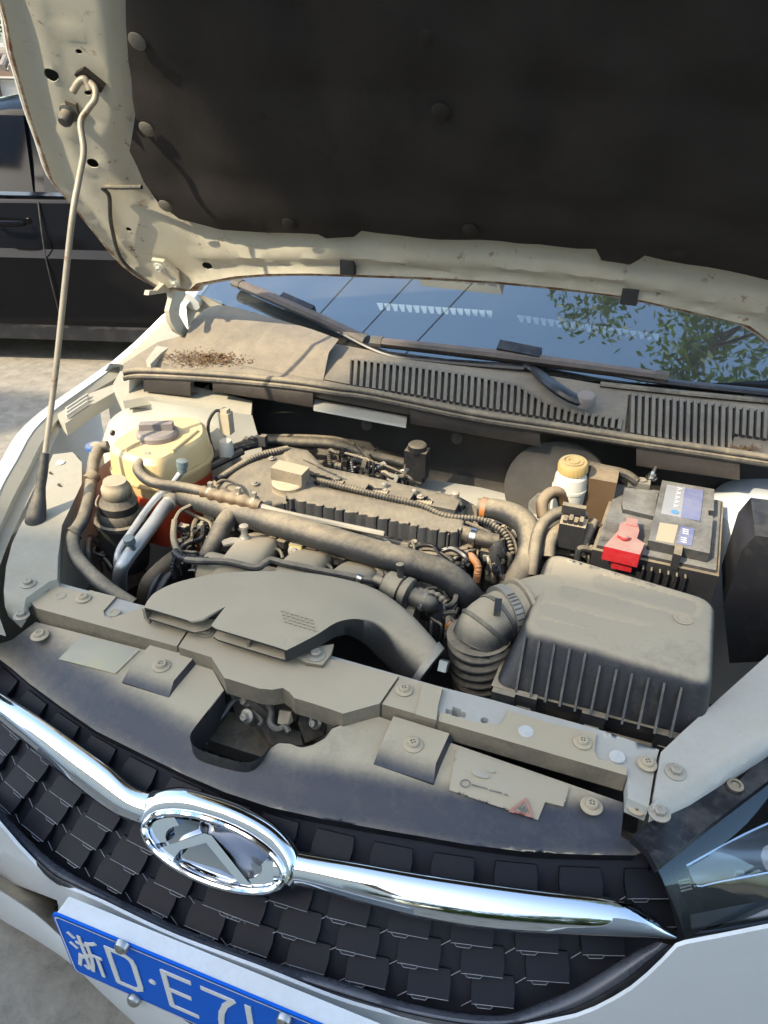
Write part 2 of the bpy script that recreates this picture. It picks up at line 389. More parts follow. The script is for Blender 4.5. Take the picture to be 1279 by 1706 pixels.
def copyme(me, name, m):
    c = me.copy(); c.name = name; c.materials.clear(); c.materials.append(m); return c
BOLT_W = copyme(BOLT, 'bolt_white', MT['white_dusty']); BOLT_Z = copyme(BOLT, 'bolt_zinc', MT['zinc_dusty']); BOLT_D = copyme(BOLT, 'bolt_dusty', MT['plastic_full'])
CLIP_D = copyme(CLIP, 'fastener_dusty', MT['plastic_full']); CLIP_B = copyme(CLIP, 'fastener_black', MT['plastic_mid'])
# ================================================================ the setting
g = MB(); g.add([(-300, -300, 0), (300, -300, 0), (300, 300, 0), (-300, 300, 0)], [(0, 1, 2, 3)])
tag(g.build('ground', MT['concrete']), 'bare grey concrete yard around the cars', None, None, 'structure')
# ---- trees: trunk, limbs and a crown of leaf blades
def leaf_crown(blobs, n, size, seed, mb):
    rnd = random.Random(seed); vs = []; fs = []
    tot = sum(b[3]**2 for b in blobs)
    for (cx, cy, cz, r) in blobs:
        for cl in range(max(3, int(n*r*r/tot/22))):
            d = Vector((rnd.gauss(0, 1), rnd.gauss(0, 1), rnd.gauss(0, .8))).normalized()*r*rnd.random()**.45
            cc = Vector((cx, cy, cz))+d; cr = r*rnd.uniform(.12, .26)
            for k in range(22):
                p = cc+Vector((rnd.gauss(0, 1), rnd.gauss(0, 1), rnd.gauss(0, .8)))*cr*.6
                a = Vector((rnd.gauss(0, 1), rnd.gauss(0, 1), rnd.gauss(0, .6))).normalized(); b = a.cross(Vector((rnd.gauss(0, 1), rnd.gauss(0, 1), rnd.gauss(0, 1)))).normalized()
                s_ = size*rnd.uniform(.6, 1.3); o = len(vs)
                vs += [p-a*s_, p+b*s_*.38+a*s_*.1, p+a*s_, p-b*s_*.38+a*s_*.1]; fs.append((o, o+1, o+2, o+3))
    mb.add(vs, fs)
def tree(loc, h, r, blobs, n, size, seed, label, leafmat='leaf', lean=(0, 0)):
    t = thing('tree', loc, label, 'tree', 'trees around the yard'); rnd = random.Random(seed); L = Vector(loc)
    m = MB(); top = L+Vector((lean[0], lean[1], h)); mid = L.lerp(top, .5)+Vector((lean[0]*-.2+.1, lean[1]*-.2, 0))
    m.tube([L-Vector((0, 0, .1)), L.lerp(mid, .5), mid, top], [r*1.3, r, r*.75, r*.45], seg=12)
    trunk = m.build('trunk', MT['bark'], t)
    m = MB()
    for b in blobs:
        e = Vector(b[:3]); s0 = mid.lerp(top, rnd.uniform(.2, 1)); m.tube([s0, s0.lerp(e, .5)+Vector((rnd.uniform(-.2, .2), rnd.uniform(-.2, .2), .25)), e], [r*.4, r*.22, r*.08], seg=7)
        for k in range(5):
            q = e+Vector((rnd.gauss(0, 1), rnd.gauss(0, 1), rnd.gauss(0, .7))).normalized()*b[3]*.8
            m.tube([s0.lerp(e, .8), e.lerp(q, .5)+Vector((0, 0, .1)), q], [r*.12, r*.07, r*.03], seg=5)
    m.build('limbs', MT['bark'], t)
    m = MB(); leaf_crown(blobs, n, size, seed, m); m.build('crown', MT[leafmat], t)
tree((4.6, 5.8, 0), 6.8, .17, [(1.5, 3.9, 8.6, 1.15), (2.9, 4.4, 8.3, 1.5), (.7, 4.8, 9.6, .95), (4.6, 5.6, 9.2, 2.0), (2.3, 3.0, 8.0, .9), (3.6, 3.2, 8.0, 1.1), (-.3, 4.6, 9.5, .75), (.1, 5.6, 9.8, .9), (-1.0, 5.3, 9.9, .6), (.8, 3.4, 8.4, .55), (1.9, 5.6, 10, 1.2)], 15000, .065, 4,
     'tall tree arching over the white car, seen mirrored in its windscreen', lean=(-1.0, -.6))
tree((3.6, -5.2, 0), 3.2, .13, [(3.6, -5.2, 2.9, 1.3), (4.6, -4.7, 2.0, 1.2), (2.9, -5.7, 1.6, 1.1), (4.3, -5.5, 4.1, 1.2)], 9000, .09, 5, 'leafy tree behind the viewer, mirrored in the chrome bar')
tree((6.6, -3.4, 0), 3.8, .15, [(6.6, -3.4, 3.3, 1.6), (6.0, -2.9, 1.9, 1.3), (7.4, -3.8, 2.2, 1.5), (6.4, -4.2, 4.7, 1.3)], 9000, .09, 6, 'broad leafy tree to the right of the car, out past the headlight')
tree((1.9, -7.4, 0), 3.2, .13, [(1.9, -7.4, 3.0, 1.4), (2.7, -7.0, 1.7, 1.2), (1.0, -7.9, 1.9, 1.2)], 7000, .09, 8, 'low leafy tree behind the viewer beside the yard house')
tree((-9.6, 8.6, 0), 3.2, .14, [(-9.6, 8.6, 3.4, 1.4), (-8.4, 8.9, 2.6, 1.2), (-10.8, 8.4, 2.7, 1.4), (-9.1, 8.2, 4.6, 1.2)], 8000, .09, 9, 'dark leafy tree above the tiled wall at the upper left', 'leaf_dark')
for i, (x_, y_, s_) in enumerate(((1.7, -3.6, .9), (3.0, -3.2, 1.0), (4.3, -2.7, 1.0))):
    tree((x_, y_, 0), .9*s_, .06, [(x_, y_, 1.0*s_, .85*s_), (x_+.5, y_+.1, .7*s_, .6*s_), (x_-.5, y_-.1, .75*s_, .6*s_), (x_+.1, y_, 1.6*s_, .6*s_)], 6000, .06, 30+i, ['round green shrub behind the viewer, nearest the house', 'round green shrub behind the viewer, middle of the three', 'round green shrub behind the viewer, nearest the headlight'][i])
# ---- house behind the viewer (its eave throws the shade over the nose of the car)
HB = MB(); eave_dir = Vector((1, .2, 0)).normalized(); Hh = 7.0
Pb = Vector((-.2, .60, .87)); Q = Pb+SUN*((Hh-.87)/SUN.z); nrm = Vector((eave_dir.y, -eave_dir.x, 0))
hb0 = Q-eave_dir*11; hb1 = Q+eave_dir*4.2
house = thing('yard_house', (Q.x, Q.y, 0), 'pale two storey house behind the viewer, mirrored in the chrome badge', 'house')
def quadbox(a, b, depth, z0, z1, nn): return [Vector((p.x, p.y, z1)) for p in (a, b, b+nn*depth, a+nn*depth)], Vector((0, 0, z0-z1))
HB.prism(*quadbox(hb0+nrm*.5, hb1+nrm*.5-eave_dir*.4, 7, 0, Hh-.25, nrm)); HB.build('wall', MT['plaster'], house)
m = MB(); m.prism(*quadbox(hb0, hb1, 8, Hh-.22, Hh, nrm)); rf = m.build('roof', MT['roof_tile'], house)
for fl in range(2):
    for k in range(6):
        a = hb0+nrm*.5+eave_dir*(1.0+k*2.3)
        m = MB(); c = a+Vector((0, 0, 1.75+fl*3.1)); m.bar(c, c+eave_dir*1.2, .08, 1.4); w = m.build('window', MT['timber'], house)
        m = MB(); c2 = c-nrm*.03; m.bar(c2+eave_dir*.06, c2+eave_dir*.57, .06, 1.28); m.bar(c2+eave_dir*.63, c2+eave_dir*1.14, .06, 1.28); m.build('pane', MT['side_glass'], w)
# ---- tower far behind, mirrored in the windscreen
tw = thing('apartment_tower', (-21, 36, 0), 'tall pale apartment tower with rows of windows, mirrored in the windscreen', 'building')
m = MB(); m.box((-21, 36, 43), (5, 5, 43)); m.build('wall', MT['concrete'], tw)
wme = MB().box((0, 0, 0), (.45, .06, .7)).mesh('tower_window')
wme.materials.append(MT['window_black'])
for fl in range(16, 28):
    for k in range(7): link('window', wme, None, tw, (-21-4.2+k*1.4, 30.98, fl*3.0+1.6))
    for k in range(7): link('window', wme, None, tw, (-15.98, 36-4.2+k*1.4, fl*3.0+1.6), Euler((0, 0, math.pi/2)))
# ---- power lines overhead
for i, (a, b) in enumerate((((-9, -2, 11.2), (3, 16, 11.6)), ((-8.4, -2.6, 11.2), (3.7, 15.6, 11.6)), ((-7.8, -3.2, 11.2), (4.4, 15.2, 11.6)))):
    a, b = Vector(a), Vector(b); m = MB(); m.tube([a, a.lerp(b, .5)-Vector((0, 0, .35)), b], .012, seg=6, n=10)
    tag(m.build('power_line', MT['wire']), ['thin black overhead wire, leftmost of three mirrored in windscreen', 'thin black overhead wire, middle of three mirrored in windscreen', 'thin black overhead wire, rightmost of three mirrored in windscreen'][i], 'wire', 'overhead wires')
# ---- tiled garden wall at the upper left
wd_ = Vector((math.cos(R_(24)), math.sin(R_(24)), 0)); wn_ = Vector((wd_.y, -wd_.x, 0)); wc = U(10, 110, y=7.4); wc.z = 0
gw = thing('garden_wall', wc, 'low pale garden wall with tiled coping behind the dark car', 'wall')
m = MB(); m.bar(wc+wd_*-5+Vector((0, 0, .62)), wc+wd_*3+Vector((0, 0, .62)), .25, 1.24); m.build('wall_body', MT['plaster'], gw)
m = MB(); m.bar(wc+wd_*-5+Vector((0, 0, 1.30)), wc+wd_*3+Vector((0, 0, 1.30)), .5, .05); m.build('coping_slab', MT['timber'], gw)
for k in range(10):
    m = MB(); c = wc+wd_*(-1.8+k*.42)+Vector((0, 0, .63))-wn_*-.16; m.bar(c-Vector((0, 0, .6)), c+Vector((0, 0, .6)), .1, .12, up=wn_); m.build('post', MT['timber'], gw)
tile = MB(); tile.tube([(0, 0, 0), (0, .26, .12)], .042, seg=10); tme = tile.mesh('roof_tile'); tme.materials.append(MT['roof_tile'])
for k in range(44):
    c = wc+wd_*(-2.9+k*.105)+Vector((0, 0, 1.35))+wn_*.26; link('tile', tme, None, gw, c, Euler((0, 0, math.atan2(wd_.y, wd_.x))))
m = MB(); m.tube([wc+wd_*-5+Vector((0, 0, 1.49)), wc+wd_*3+Vector((0, 0, 1.49))], .06, seg=10); m.build('ridge', MT['roof_tile'], gw)
def wheel(parent, c, ax, r=.31, w=.2):
    c = Vector(c); ax = Vector(ax).normalized(); wh = MB(); wh.lathe([(r*.66, -w/2), (r*.94, -w/2), (r, -w*.36), (r, w*.36), (r*.94, w/2), (r*.66, w/2)], c, ax, 36, False)
    o = wh.build('wheel', MT['tyre'], parent); q = MB(); q.lathe([(r*.66, -w*.2), (r*.66, w*.4), (r*.62, w*.44), (r*.60, w*.2), (.01, w*.2)], c, ax, 36); q.build('rim', MT['lamp_black'], o)
    F_ = frame(ax); q = MB()
    for k in range(5):
        a = 2*math.pi*k/5; e = F_ @ Vector((math.cos(a), math.sin(a), 0)); q.bar(c+ax*w*.38+e*r*.1, c+ax*w*.42+e*r*.63, .045, .03, up=ax)
    q.lathe([(r*.16, w*.2), (r*.16, w*.44), (.002, w*.46)], c, ax, 18); q.build('spokes', MT['alloy'], o); return o
# ---- saloon cars: the dark one at the left and a white one mirrored in its door
def saloon(bo, ang, flip, paint, label):
    bd = Vector((math.cos(ang), math.sin(ang), 0)); bn = Vector((bd.y, -bd.x, 0))*flip
    bc = thing('parked_car', (bo.x, bo.y, 0), label, 'car')
    def bp(l, off, z): return Vector((bo.x, bo.y, 0))+bd*l+bn*off+Vector((0, 0, z))
    LN = [-2.25, -2.15, -1.9, -1.45, -.9, -.3, .5, 1.2, 1.75, 2.15, 2.25]
    belt = [.66, .74, .82, .88, .91, .92, .93, .93, .91, .84, .70]
    roofz = [.67, .76, .86, .94, 1.26, 1.36, 1.37, 1.27, 1.02, .88, .71]
    inn = [.10, .04, .0, 0, 0, 0, 0, 0, 0, .05, .12]
    def bsec(i):
        l, b, rz, s_ = LN[i], belt[i], roofz[i], -inn[i]; hh = max(rz-b, .01)
        side = [(-.08+s_, .16), (-.01+s_, .20), (.015+s_, .34), (.02+s_, .52), (.035+s_, .62), (.0+s_, .66), (-.02+s_, b-.03), (-.045+s_, b)]
        up = [(-.06-.20*min(1, hh/.4)*t+s_, b+hh*t) for t in (.33, .66, .9)]+[(-.32+s_, rz+.0), (-.55, rz+.025), (-.85, rz+.03)]
        half = side+up
        return [bp(l, o, z) for o, z in half]+[bp(l, -1.7-o, z) for o, z in half[::-1]]
    m = MB(); secs = [bsec(i) for i in range(len(LN))]
    rows = []
    for i in range(len(LN)-1):
        for k in range(4): rows.append([secs[i][j].lerp(secs[i+1][j], k/4) for j in range(len(secs[0]))])
    rows.append(secs[-1]); m.loft(rows); orient(m); m.build('body', MT[paint], bc, ang=25)
    def bpan(pts, t, name, mm, par):
        m = MB(); m.prism([bp(*p) for p in pts], -bn*t); return m.build(name, mm, par, bev=.004)
    for (a0, a1, b0, b1) in ((-1.02, -.18, -.72, -.22), (-.12, .72, -.12, .66), (.78, 1.3, .72, .98)):
        m = MB(); m.prism([bp(a0, -.045, .945), bp(a1, -.045, .945), bp(b1, -.20, 1.29), bp(b0, -.20, 1.29)], bn*-.02-Vector((0, 0, -.0)))
        w = m.build('window', MT['window_black'], bc, bev=.003)
    for l in (-1.1, -.15, .76):
        m = MB(); m.tube([bp(l, .022, .3), bp(l, .037, .62), bp(l, -.015, .9)], .004, seg=6); m.build('door_seam', MT['rubber_dark'], bc)
    m = MB(); m.bar(bp(-1.2, -.03, .935), bp(1.25, -.03, .94), .012, .018); m.build('belt_trim', MT['chrome'], bc)
    for l in (-.32, .58):
        m = MB(); m.tube([bp(l-.09, .02, .80), bp(l-.06, .05, .80), bp(l+.06, .05, .80), bp(l+.09, .02, .80)], .011, seg=8, flat=1.4); m.build('door_handle', MT[paint], bc)
    m = MB(); m.bar(bp(-1.5, .02, .20), bp(1.45, .02, .20), .05, .07); m.build('sill', MT['plastic_clean'], bc, bev=.01)
    for l in (-1.52, 1.45): wheel(bc, bp(l, -.07, .31), bn)
b_or = U(150, 548, z=.22); B_AX = Vector((math.cos(R_(17)), math.sin(R_(17)), 0)); B_N = Vector((B_AX.y, -B_AX.x, 0))
saloon(b_or, R_(17), 1, 'black_paint', 'glossy black saloon car parked beyond the propped bonnet')
saloon(b_or+B_N*2.7-B_AX*2.75, R_(17), -1, 'white_paint', 'white saloon car mirrored in the door of the black car')
# ================================================================ the white car
car = thing('car', (0, 1.9, 0), 'dusty white car with its bonnet propped open on a rod', 'car')
def USL(px, py, y0, k=.38, m=.75, x0=-.01, zr=.84):
    "ray against the raked, bowed grille face"
    d = ray(px, py)
    def f(t):
        p = CAM+d*t; return p.y-(y0+k*(p.x-x0)**2+m*(p.z-zr))
    a, b = .3, 3.
    for _ in range(50):
        c = (a+b)/2
        if f(a)*f(c) <= 0: b = c
        else: a = c
    return CAM+d*a
def face_n(x, k=.38, m=.75, x0=-.01): return Vector((2*k*(x-x0), -1, m)).normalized()
# ---------------------------------------------------------------- bonnet
TH = R_(55); H0 = Vector((0, 1.12, 1.13)); He2 = Vector((0, -math.cos(TH), math.sin(TH))); Hn = Vector((0, -math.sin(TH), -math.cos(TH)))
def HS(px, py):
    p = UP(px, py, H0, Hn); return (p.x, (p-H0).dot(He2))
def HP(x, s, h=0): return H0+Vector((x, 0, 0))+He2*s+Hn*h
le = [HS(*p) for p in ((263, 471), (210, 439), (165, 385), (124, 334), (92, 296), (74, 240), (56, 188), (40, 130), (28, 86), (11, 0))]
re_ = [HS(*p) for p in ((319, 476), (330, 466), (394, 454), (450, 450), (513, 449), (591, 451), (710, 455), (830, 462), (940, 473), (1041, 486), (1153, 511), (1250, 535))]
xm = re_[-1][0]
mirr = [(-x, s) for (x, s) in re_ if -x > xm+.03][::-1]
left = le+[(le[-1][0]+.03, le[-1][1]+.14), (le[-1][0]+.13, le[-1][1]+.30)]
HO = left[::-1]+re_+mirr+[(-x, s) for x, s in left]
matpx = [(213, -40), (213, 0), (216, 100), (228, 185), (219, 245), (240, 300), (265, 335), (300, 362), (370, 379), (450, 384), (532, 386), (545, 393), (590, 393), (602, 385), (700, 391), (800, 397), (900, 404), (993, 412), (1003, 430), (1050, 437), (1066, 428), (1075, 421), (1180, 440), (1279, 462)]
MO = [HS(*p) for p in matpx]
MOo = MO+[(MO[-1][0]+.10, MO[-1][1]+.03), (.63, MO[3][1]), (.60, MO[0][1]), (.5, le[-1][1]+.2), (-.36, le[-1][1]+.2)]
crease = [HS(*p) for p in ((188, -20), (196, 90), (207, 180), (187, 255), (205, 300), (245, 345), (330, 398), (420, 404), (600, 408), (800, 420), (1000, 440), (1279, 488))]
ridge2 = [HS(*p) for p in ((330, 425), (420, 426), (600, 428), (830, 442), (1041, 464), (1279, 520))]
chan = [HS(*p) for p in ((60, 0), (90, 120), (120, 240), (150, 330), (205, 400), (250, 445))]
cross = [[HS(140, 280), HS(200, 268)], [HS(100, 52), HS(125, 52)], [HS(97, 220), HS(180, 222)], [HS(150, 300), HS(215, 415)], [HS(165, 100), HS(185, 115)]]
HOl = HO+[HO[0]]; CRP = crease+[(1.2, crease[-1][1]), (1.2, 1.3), (crease[0][0], 1.3)]
def hood_h(x, s):
    p = (x, s); h = 0
    if inside(p, MOo): return -.016
    d = polyd(p, MO); dc = polyd(p, crease)
    h += -.016 if inside(p, CRP) and dc > .012 else (-.008-.008*sst(0, .012, dc) if inside(p, CRP) else -.008*(1-sst(0, .012, dc)))
    h += .006*math.exp(-(polyd(p, ridge2)/.010)**2)*1.2
    h += .004*math.exp(-(polyd(p, chan)/.012)**2)
    for c in cross: h += .0035*math.exp(-(polyd(p, c)/.008)**2)
    h += .010*math.exp(-(polyd(p, HOl)/.008)**2)
    return h
holes_px = [ell(86, 123, 14, 10, .5), ell(155, 271, 11, 6, .35), ell(131, 86, 6, 4, .4), ell(146, 155, 6, 4, .3), ell(214, 382, 5, 3, .4), ell(345, 443, 9, 5.5, .35)]
HH = [[HS(*p) for p in h] for h in holes_px]
hd = MB(); hd.sheet(HO, HH, lambda x, s: HP(x, s, hood_h(x, s)), .017, up=Hn, thick=.0015)
hood = hd.build('hood', MT['hood_inner'], car, ang=40); tag(hood, 'propped-open white bonnet with dusty cream underside')
sk = MB(); cx = .0; sk.sheet([(x*1.004, s if s < .1 else s) for x, s in HO], [], lambda x, s: HP(x, s, -.026-.03*(1-(x/.75)**2)), .06, up=-Hn, thick=.002)
sk.build('outer_panel', MT['white_paint'], hood, ang=40)
def offp(P, d):
    out = []; n = len(P); ar = sum(P[i][0]*P[(i+1) % n][1]-P[(i+1) % n][0]*P[i][1] for i in range(n)); sg = 1 if ar > 0 else -1
    for i in range(n):
        a_, b_ = P[i-1], P[(i+1) % n]; tx, ty = b_[0]-a_[0], b_[1]-a_[1]; L = math.hypot(tx, ty) or 1; out.append((P[i][0]+sg*ty/L*d, P[i][1]-sg*tx/L*d))
    return out
pm = MB(); pm.sheet(offp(HO, -.004), [], lambda x, s: HP(x, s, -.0225), .07, up=Hn, thick=.001); pm.build('cavity_shade_sheet', MT['cavity_shade'], hood)  # dark sheet added behind the holes as shade inside the bonnet
hm = MB(); pl = [HP(x, s, .002) for x, s in offp(HO, .006)]; hm.tube(pl+[pl[0]], .0065, seg=8, n=3); hm.build('hem', MT['hem'], hood)
hm = MB(); pl = [HP(x, s, -.006) for x, s in offp(HO, .015)]; hm.tube(pl+[pl[0]], .0075, seg=8, n=3); hm.build('skin_fold', MT['white_dusty'], hood)
ins = MB(); ins.sheet(MOo, [], lambda x, s: HP(x, s, .006+.004*math.sin(x*31+s*9)*math.sin(s*27)+.008*sst(0, .05, polyd((x, s), MO))-.006*math.exp(-(abs(abs(x)-.17)/.025)**2)-.005*math.exp(-(abs(s-.36)/.022)**2)-.005*math.exp(-(abs(s-.55)/.022)**2)), .03, up=Hn, thick=.016)
insm = ins.build('insulation_mat', MT['mat_fabric'], hood, ang=50)
for i, (cx, cy, r) in enumerate(((236, 56, .017), (251, 203, .0155), (281, 332, .014), (438, 180, .0145), (485, 364, .014), (786, 374, .0135), (1134, 414, .014), (738, 176, .014), (1104, 210, .014), (713, 52, .014))):
    x, s = HS(cx, cy); link('mat_clip', DOME, MT['clip_dusty'] if i < 3 else MT['clip_black'], hood, HP(x, s, .0125 if i > 2 else .017), frame(Hn))
    if not DOME.users: pass
# mat clips keep two looks
DOME2 = copyme(DOME, 'clip_black', MT['clip_black'])
for o in [o for o in bpy.data.objects if o.name.startswith('mat_clip')][3:]: o.data = DOME2
bs = MB(); x, s = HS(117, 185); c = HP(x, s, .0); bs.lathe([(.017, 0), (.017, .006), (.0125, .010), (.0125, .024), (.009, .029), (.001, .030)], c, Hn, 20); bs.build('bump_stop', MT['rubber'], hood)
bs = MB(); pts = [HS(*p) for p in ((110, 163), (128, 170), (133, 188), (124, 199), (114, 190))]; bs.prism([HP(x, s, .006) for x, s in pts], -Hn*.006); bs.build('bump_stop_seat', MT['clip_dusty'], hood, bev=.001)
bk = MB(); pts = [HS(*p) for p in ((127, 118), (141, 110), (177, 139), (172, 148), (157, 150))]; bk.prism([HP(x, s, .009) for x, s in pts], -Hn*.010); bk.build('rod_bracket', MT['clip_black'], hood, bev=.002)
ho = MB(); x, s = HS(176, 304); x2, s2 = HS(210, 430); x3, s3 = HS(240, 304); x4, s4 = HS(268, 468)
ho.tube([HP(x3, s3, .012), HP(lerp(x, x3, .5), s+.003, .012), HP(x, s, .014), HP(x+.003, s-.02, .015), HP(*HS(190, 370), .013), HP(x2, s2, .013), HP(x4, s4, .02)], .0042, seg=8); ho.build('washer_hose', MT['rubber_dark'], hood)
for px, py in ((582, 441), (1050, 489)):
    m = MB(); x, s = HS(px, py); m.box((0, 0, 0), (.014, .012, .014)); me = m; 
    for v in me.v: v.xyz = HP(x, s, .004)+Vector((v.x, v.y, v.z))
    me.build('seal_clip', MT['rubber_dark'], hood, bev=.004)
# hinge: plate on the bonnet and a goose-neck arm down to the body
hg = MB(); pts = [HS(*p) for p in ((256, 425), (276, 428), (300, 448), (304, 466), (280, 474), (262, 452))]; hg.prism([HP(x, s, .014) for x, s in pts], -Hn*.008); hi = hg.build('hinge_plate', MT['hood_inner'], hood, bev=.0015)
for p in ((270, 437), (296, 463)):
    x, s = HS(*p); link('bolt', BOLT_W, None, hood, HP(x, s, .014), frame(Hn))
hp = lambda px, py, x=-.70: U(px, py, x=x)
arm = [(276, 452), (296, 462), (309, 478), (309, 492), (300, 508), (298, 524), (306, 540), (314, 551), (306, 560), (294, 553), (284, 535), (281, 518), (286, 498), (284, 486), (268, 489), (247, 492), (249, 484), (262, 484), (272, 474)]
m = MB(); m.prism([U(px, py, x=-.69) for px, py in arm], Vector((-.012, 0, 0))); m.build('hinge_arm', MT['hood_inner'], car, bev=.002)
m = MB(); m.prism([U(px, py, z=1.015) for px, py in ((243, 600), (266, 569), (268, 560), (276, 553), (300, 548), (305, 562), (268, 588), (250, 607))], Vector((0, 0, -.02))); m.build('hinge_base', MT['hood_inner'], car, bev=.002)
# prop rod
x, s = HS(149, 140); rb = HP(x, s, .012)
rod = MB(); R0 = U(60, 866, z=.895); rod_pts = [R0, U(66, 850, y=R0.y+.012)]
def rp(px, py, t): return U(px, py, y=lerp(R0.y, rb.y-.01, t))
rod.tube([R0, rp(90, 640, .38), rp(118, 380, .68), rp(131, 300, .79), rp(139, 252, .85), rp(134, 205, .90), rp(146, 182, .93), rp(158, 165, .955), rp(158, 148, .975), rp(150, 138, 1.0)], .0053, seg=12, n=7)
pr = rod.build('prop_rod', MT['rod_metal'], car)
hk = MB(); hk.tube([rp(150, 150, .99), rp(146, 140, .99), rp(140, 132, .985), rp(131, 137, .975), rp(121, 153, .965)], .0058, seg=12, n=6); hk.build('hook', MT['rod_metal'], pr)
gr = MB(); gr.tube([R0+Vector((0, 0, -.01)), R0+Vector((0, 0, .004)), R0.lerp(rp(90, 640, .38), .12), R0.lerp(rp(90, 640, .38), .45), R0.lerp(rp(90, 640, .38), .5)], [.020, .015, .0085, .0095, .0075], seg=16, n=5); gr.build('grip_sleeve', MT['rubber'], pr)
# ---------------------------------------------------------------- radiator apron
lip = [(-60, 1064), (0, 1099), (20, 1114), (49, 1139), (102, 1178), (160, 1218), (240, 1258), (310, 1292), (375, 1320), (450, 1345), (550, 1367), (640, 1383), (700, 1393), (780, 1407), (882, 1420), (980, 1424), (1057, 1425)]
latch_front = [(373, 1150), (350, 1180), (326, 1211), (317, 1226), (320, 1241), (337, 1252), (392, 1269), (418, 1271), (436, 1261), (449, 1246), (464, 1238), (482, 1239), (501, 1245), (521, 1241), (541, 1230), (553, 1214), (571, 1207)]
latch_back = [(374, 1130), (383, 1132), (431, 1147), (453, 1149), (471, 1146), (482, 1153), (490, 1163), (508, 1168), (552, 1182), (571, 1189)]
ap_out = [(59, 1036), (246, 1084), (300, 1099), (352, 1112)]+latch_front+[(632, 1194), (755, 1239), (1040, 1338), (1034, 1393), (1076, 1417)]+lip[::-1]+[(-60, 1050), (0, 1072), (20, 1066)]
def ap_z(px, py):
    d = polyd((px, py), lip); return .852-.030*(1-sst(-40, 125, d))*1.25
m = MB(); m.sheet(ap_out, [], lambda px, py: U(px, py, z=ap_z(px, py)), 15, thick=.004, extra=[(p[0], p[1]-o_) for p in crom(lip, 9)[2:-2] for o_ in (4, 9)]); apron = m.build('radiator_apron', MT['apron_plastic'], car, ang=45)
m = MB(); LP = [U(px, py, z=ap_z(px, py)) for px, py in crom(lip, 4)]; m.loft([LP, [p+Vector((0, .004, -.016)) for p in LP], [p+Vector((0, .012, -.020)) for p in LP]], closed=False); m.build('front_lip', MT['plastic_clean'], apron)
m = MB(); LF = [U(px, py, z=.851) for px, py in crom(latch_front, 3)]; m.loft([[p+Vector((0, 0, .0015)) for p in LF], [p+Vector((0, 0, -.05)) for p in LF]], closed=False); m.build('opening_rim', MT['plastic'], apron)
for poly in (((255, 1078), (330, 1103), (281, 1161), (203, 1135)), ((655, 1201), (754, 1232), (722, 1304), (622, 1272))):   # raised pads with sloped fronts
    t = pz(poly, .852); up_ = [p+Vector((0, 0, .0095)) for p in t]; sh = (t[2]-t[1])*.28
    m = MB(); s2 = (t[1]-t[0])*.06; q = [up_[0], up_[1]-s2, up_[2]-sh-s2, up_[3]-sh]; m.loft([q, [p-Vector((0, 0, .001)) for p in t], [p-Vector((0, 0, .01)) for p in t]], cap1=False)
    m.v and None
    m.f = [f[::-1] for f in m.f]; m.build('raised_pad', MT['apron_plastic'], apron, bev=.0018)
def clipat(px, py, z, me, par, s=1., name='fastener', n=(0, 0, 1)):
    o = link(name, me, None, par, U(px, py, z=z), frame(n)); o.scale = (s, s, s); o.rotation_euler.z += random.uniform(0, 1); return o
for px, py, z in ((66, 1059, .851), (269, 1110, .8615), (688, 1241, .8615), (985, 1343, .851)): clipat(px, py, z, CLIP_D, apron, 1.0)
m = MB(); m.sheet([(749, 1246), (946, 1307), (938, 1345), (910, 1340), (895, 1331), (888, 1368), (745, 1318), (738, 1300)][:0] or [(760, 1246), (948, 1309), (940, 1344), (908, 1336), (896, 1366), (748, 1316)], [], lambda px, py: U(px, py, z=ap_z(px, py)+.0038), 6, thick=.003); lab = m.build('warning_label', MT['label_white'], apron)
m = MB(); m.sheet([(137, 1058), (232, 1083), (192, 1122), (97, 1098)], [], lambda px, py: U(px, py, z=ap_z(px, py)+.0020), 12, thick=.0012); m.build('worn_label', MT['label_yellow'], apron)
def decal(poly, name, mm, par, dz=.0064):
    m = MB(); m.sheet(poly, [], lambda px, py: U(px, py, z=ap_z(px, py)+dz), 6, thick=.0004); return m.build(name, mm, par)
def ringdecal(o, i_, name, mm, par, dz=.0064):
    m = MB(); m.sheet(o, [i_], lambda px, py: U(px, py, z=ap_z(px, py)+dz), 6, thick=.0004); return m.build(name, mm, par)
ringdecal([(846, 1352), (877, 1328), (890, 1363)], [(855, 1350), (875, 1335), (883, 1357)], 'warning_triangle', MT['ink_red'], lab)
for a in range(4): decal(ell(871+4.6*math.cos(a*1.57+.4), 1348+3.6*math.sin(a*1.57+.4), 4.2, 2.2, a*1.57+.4, 10), 'fan_symbol', MT['ink'], lab, .0070)
ringdecal(ell(775, 1305, 9, 7), ell(775, 1305, 7.2, 5.4), 'ring_symbol', MT['ink'], lab)
for a, b in (((786, 1307), (812, 1314)), ((815, 1316), (836, 1321)), ((840, 1323), (846, 1325))): decal([(a[0], a[1]-1), (b[0], b[1]-1), (b[0], b[1]+1.2), (a[0], a[1]+1.2)], 'print_line', MT['ink'], lab)
for p in ((800, 1290, 15, 5), (818, 1284, 6, 3)): decal(ell(*p, .3), 'yellow_print', MT['label_yellow'], lab)
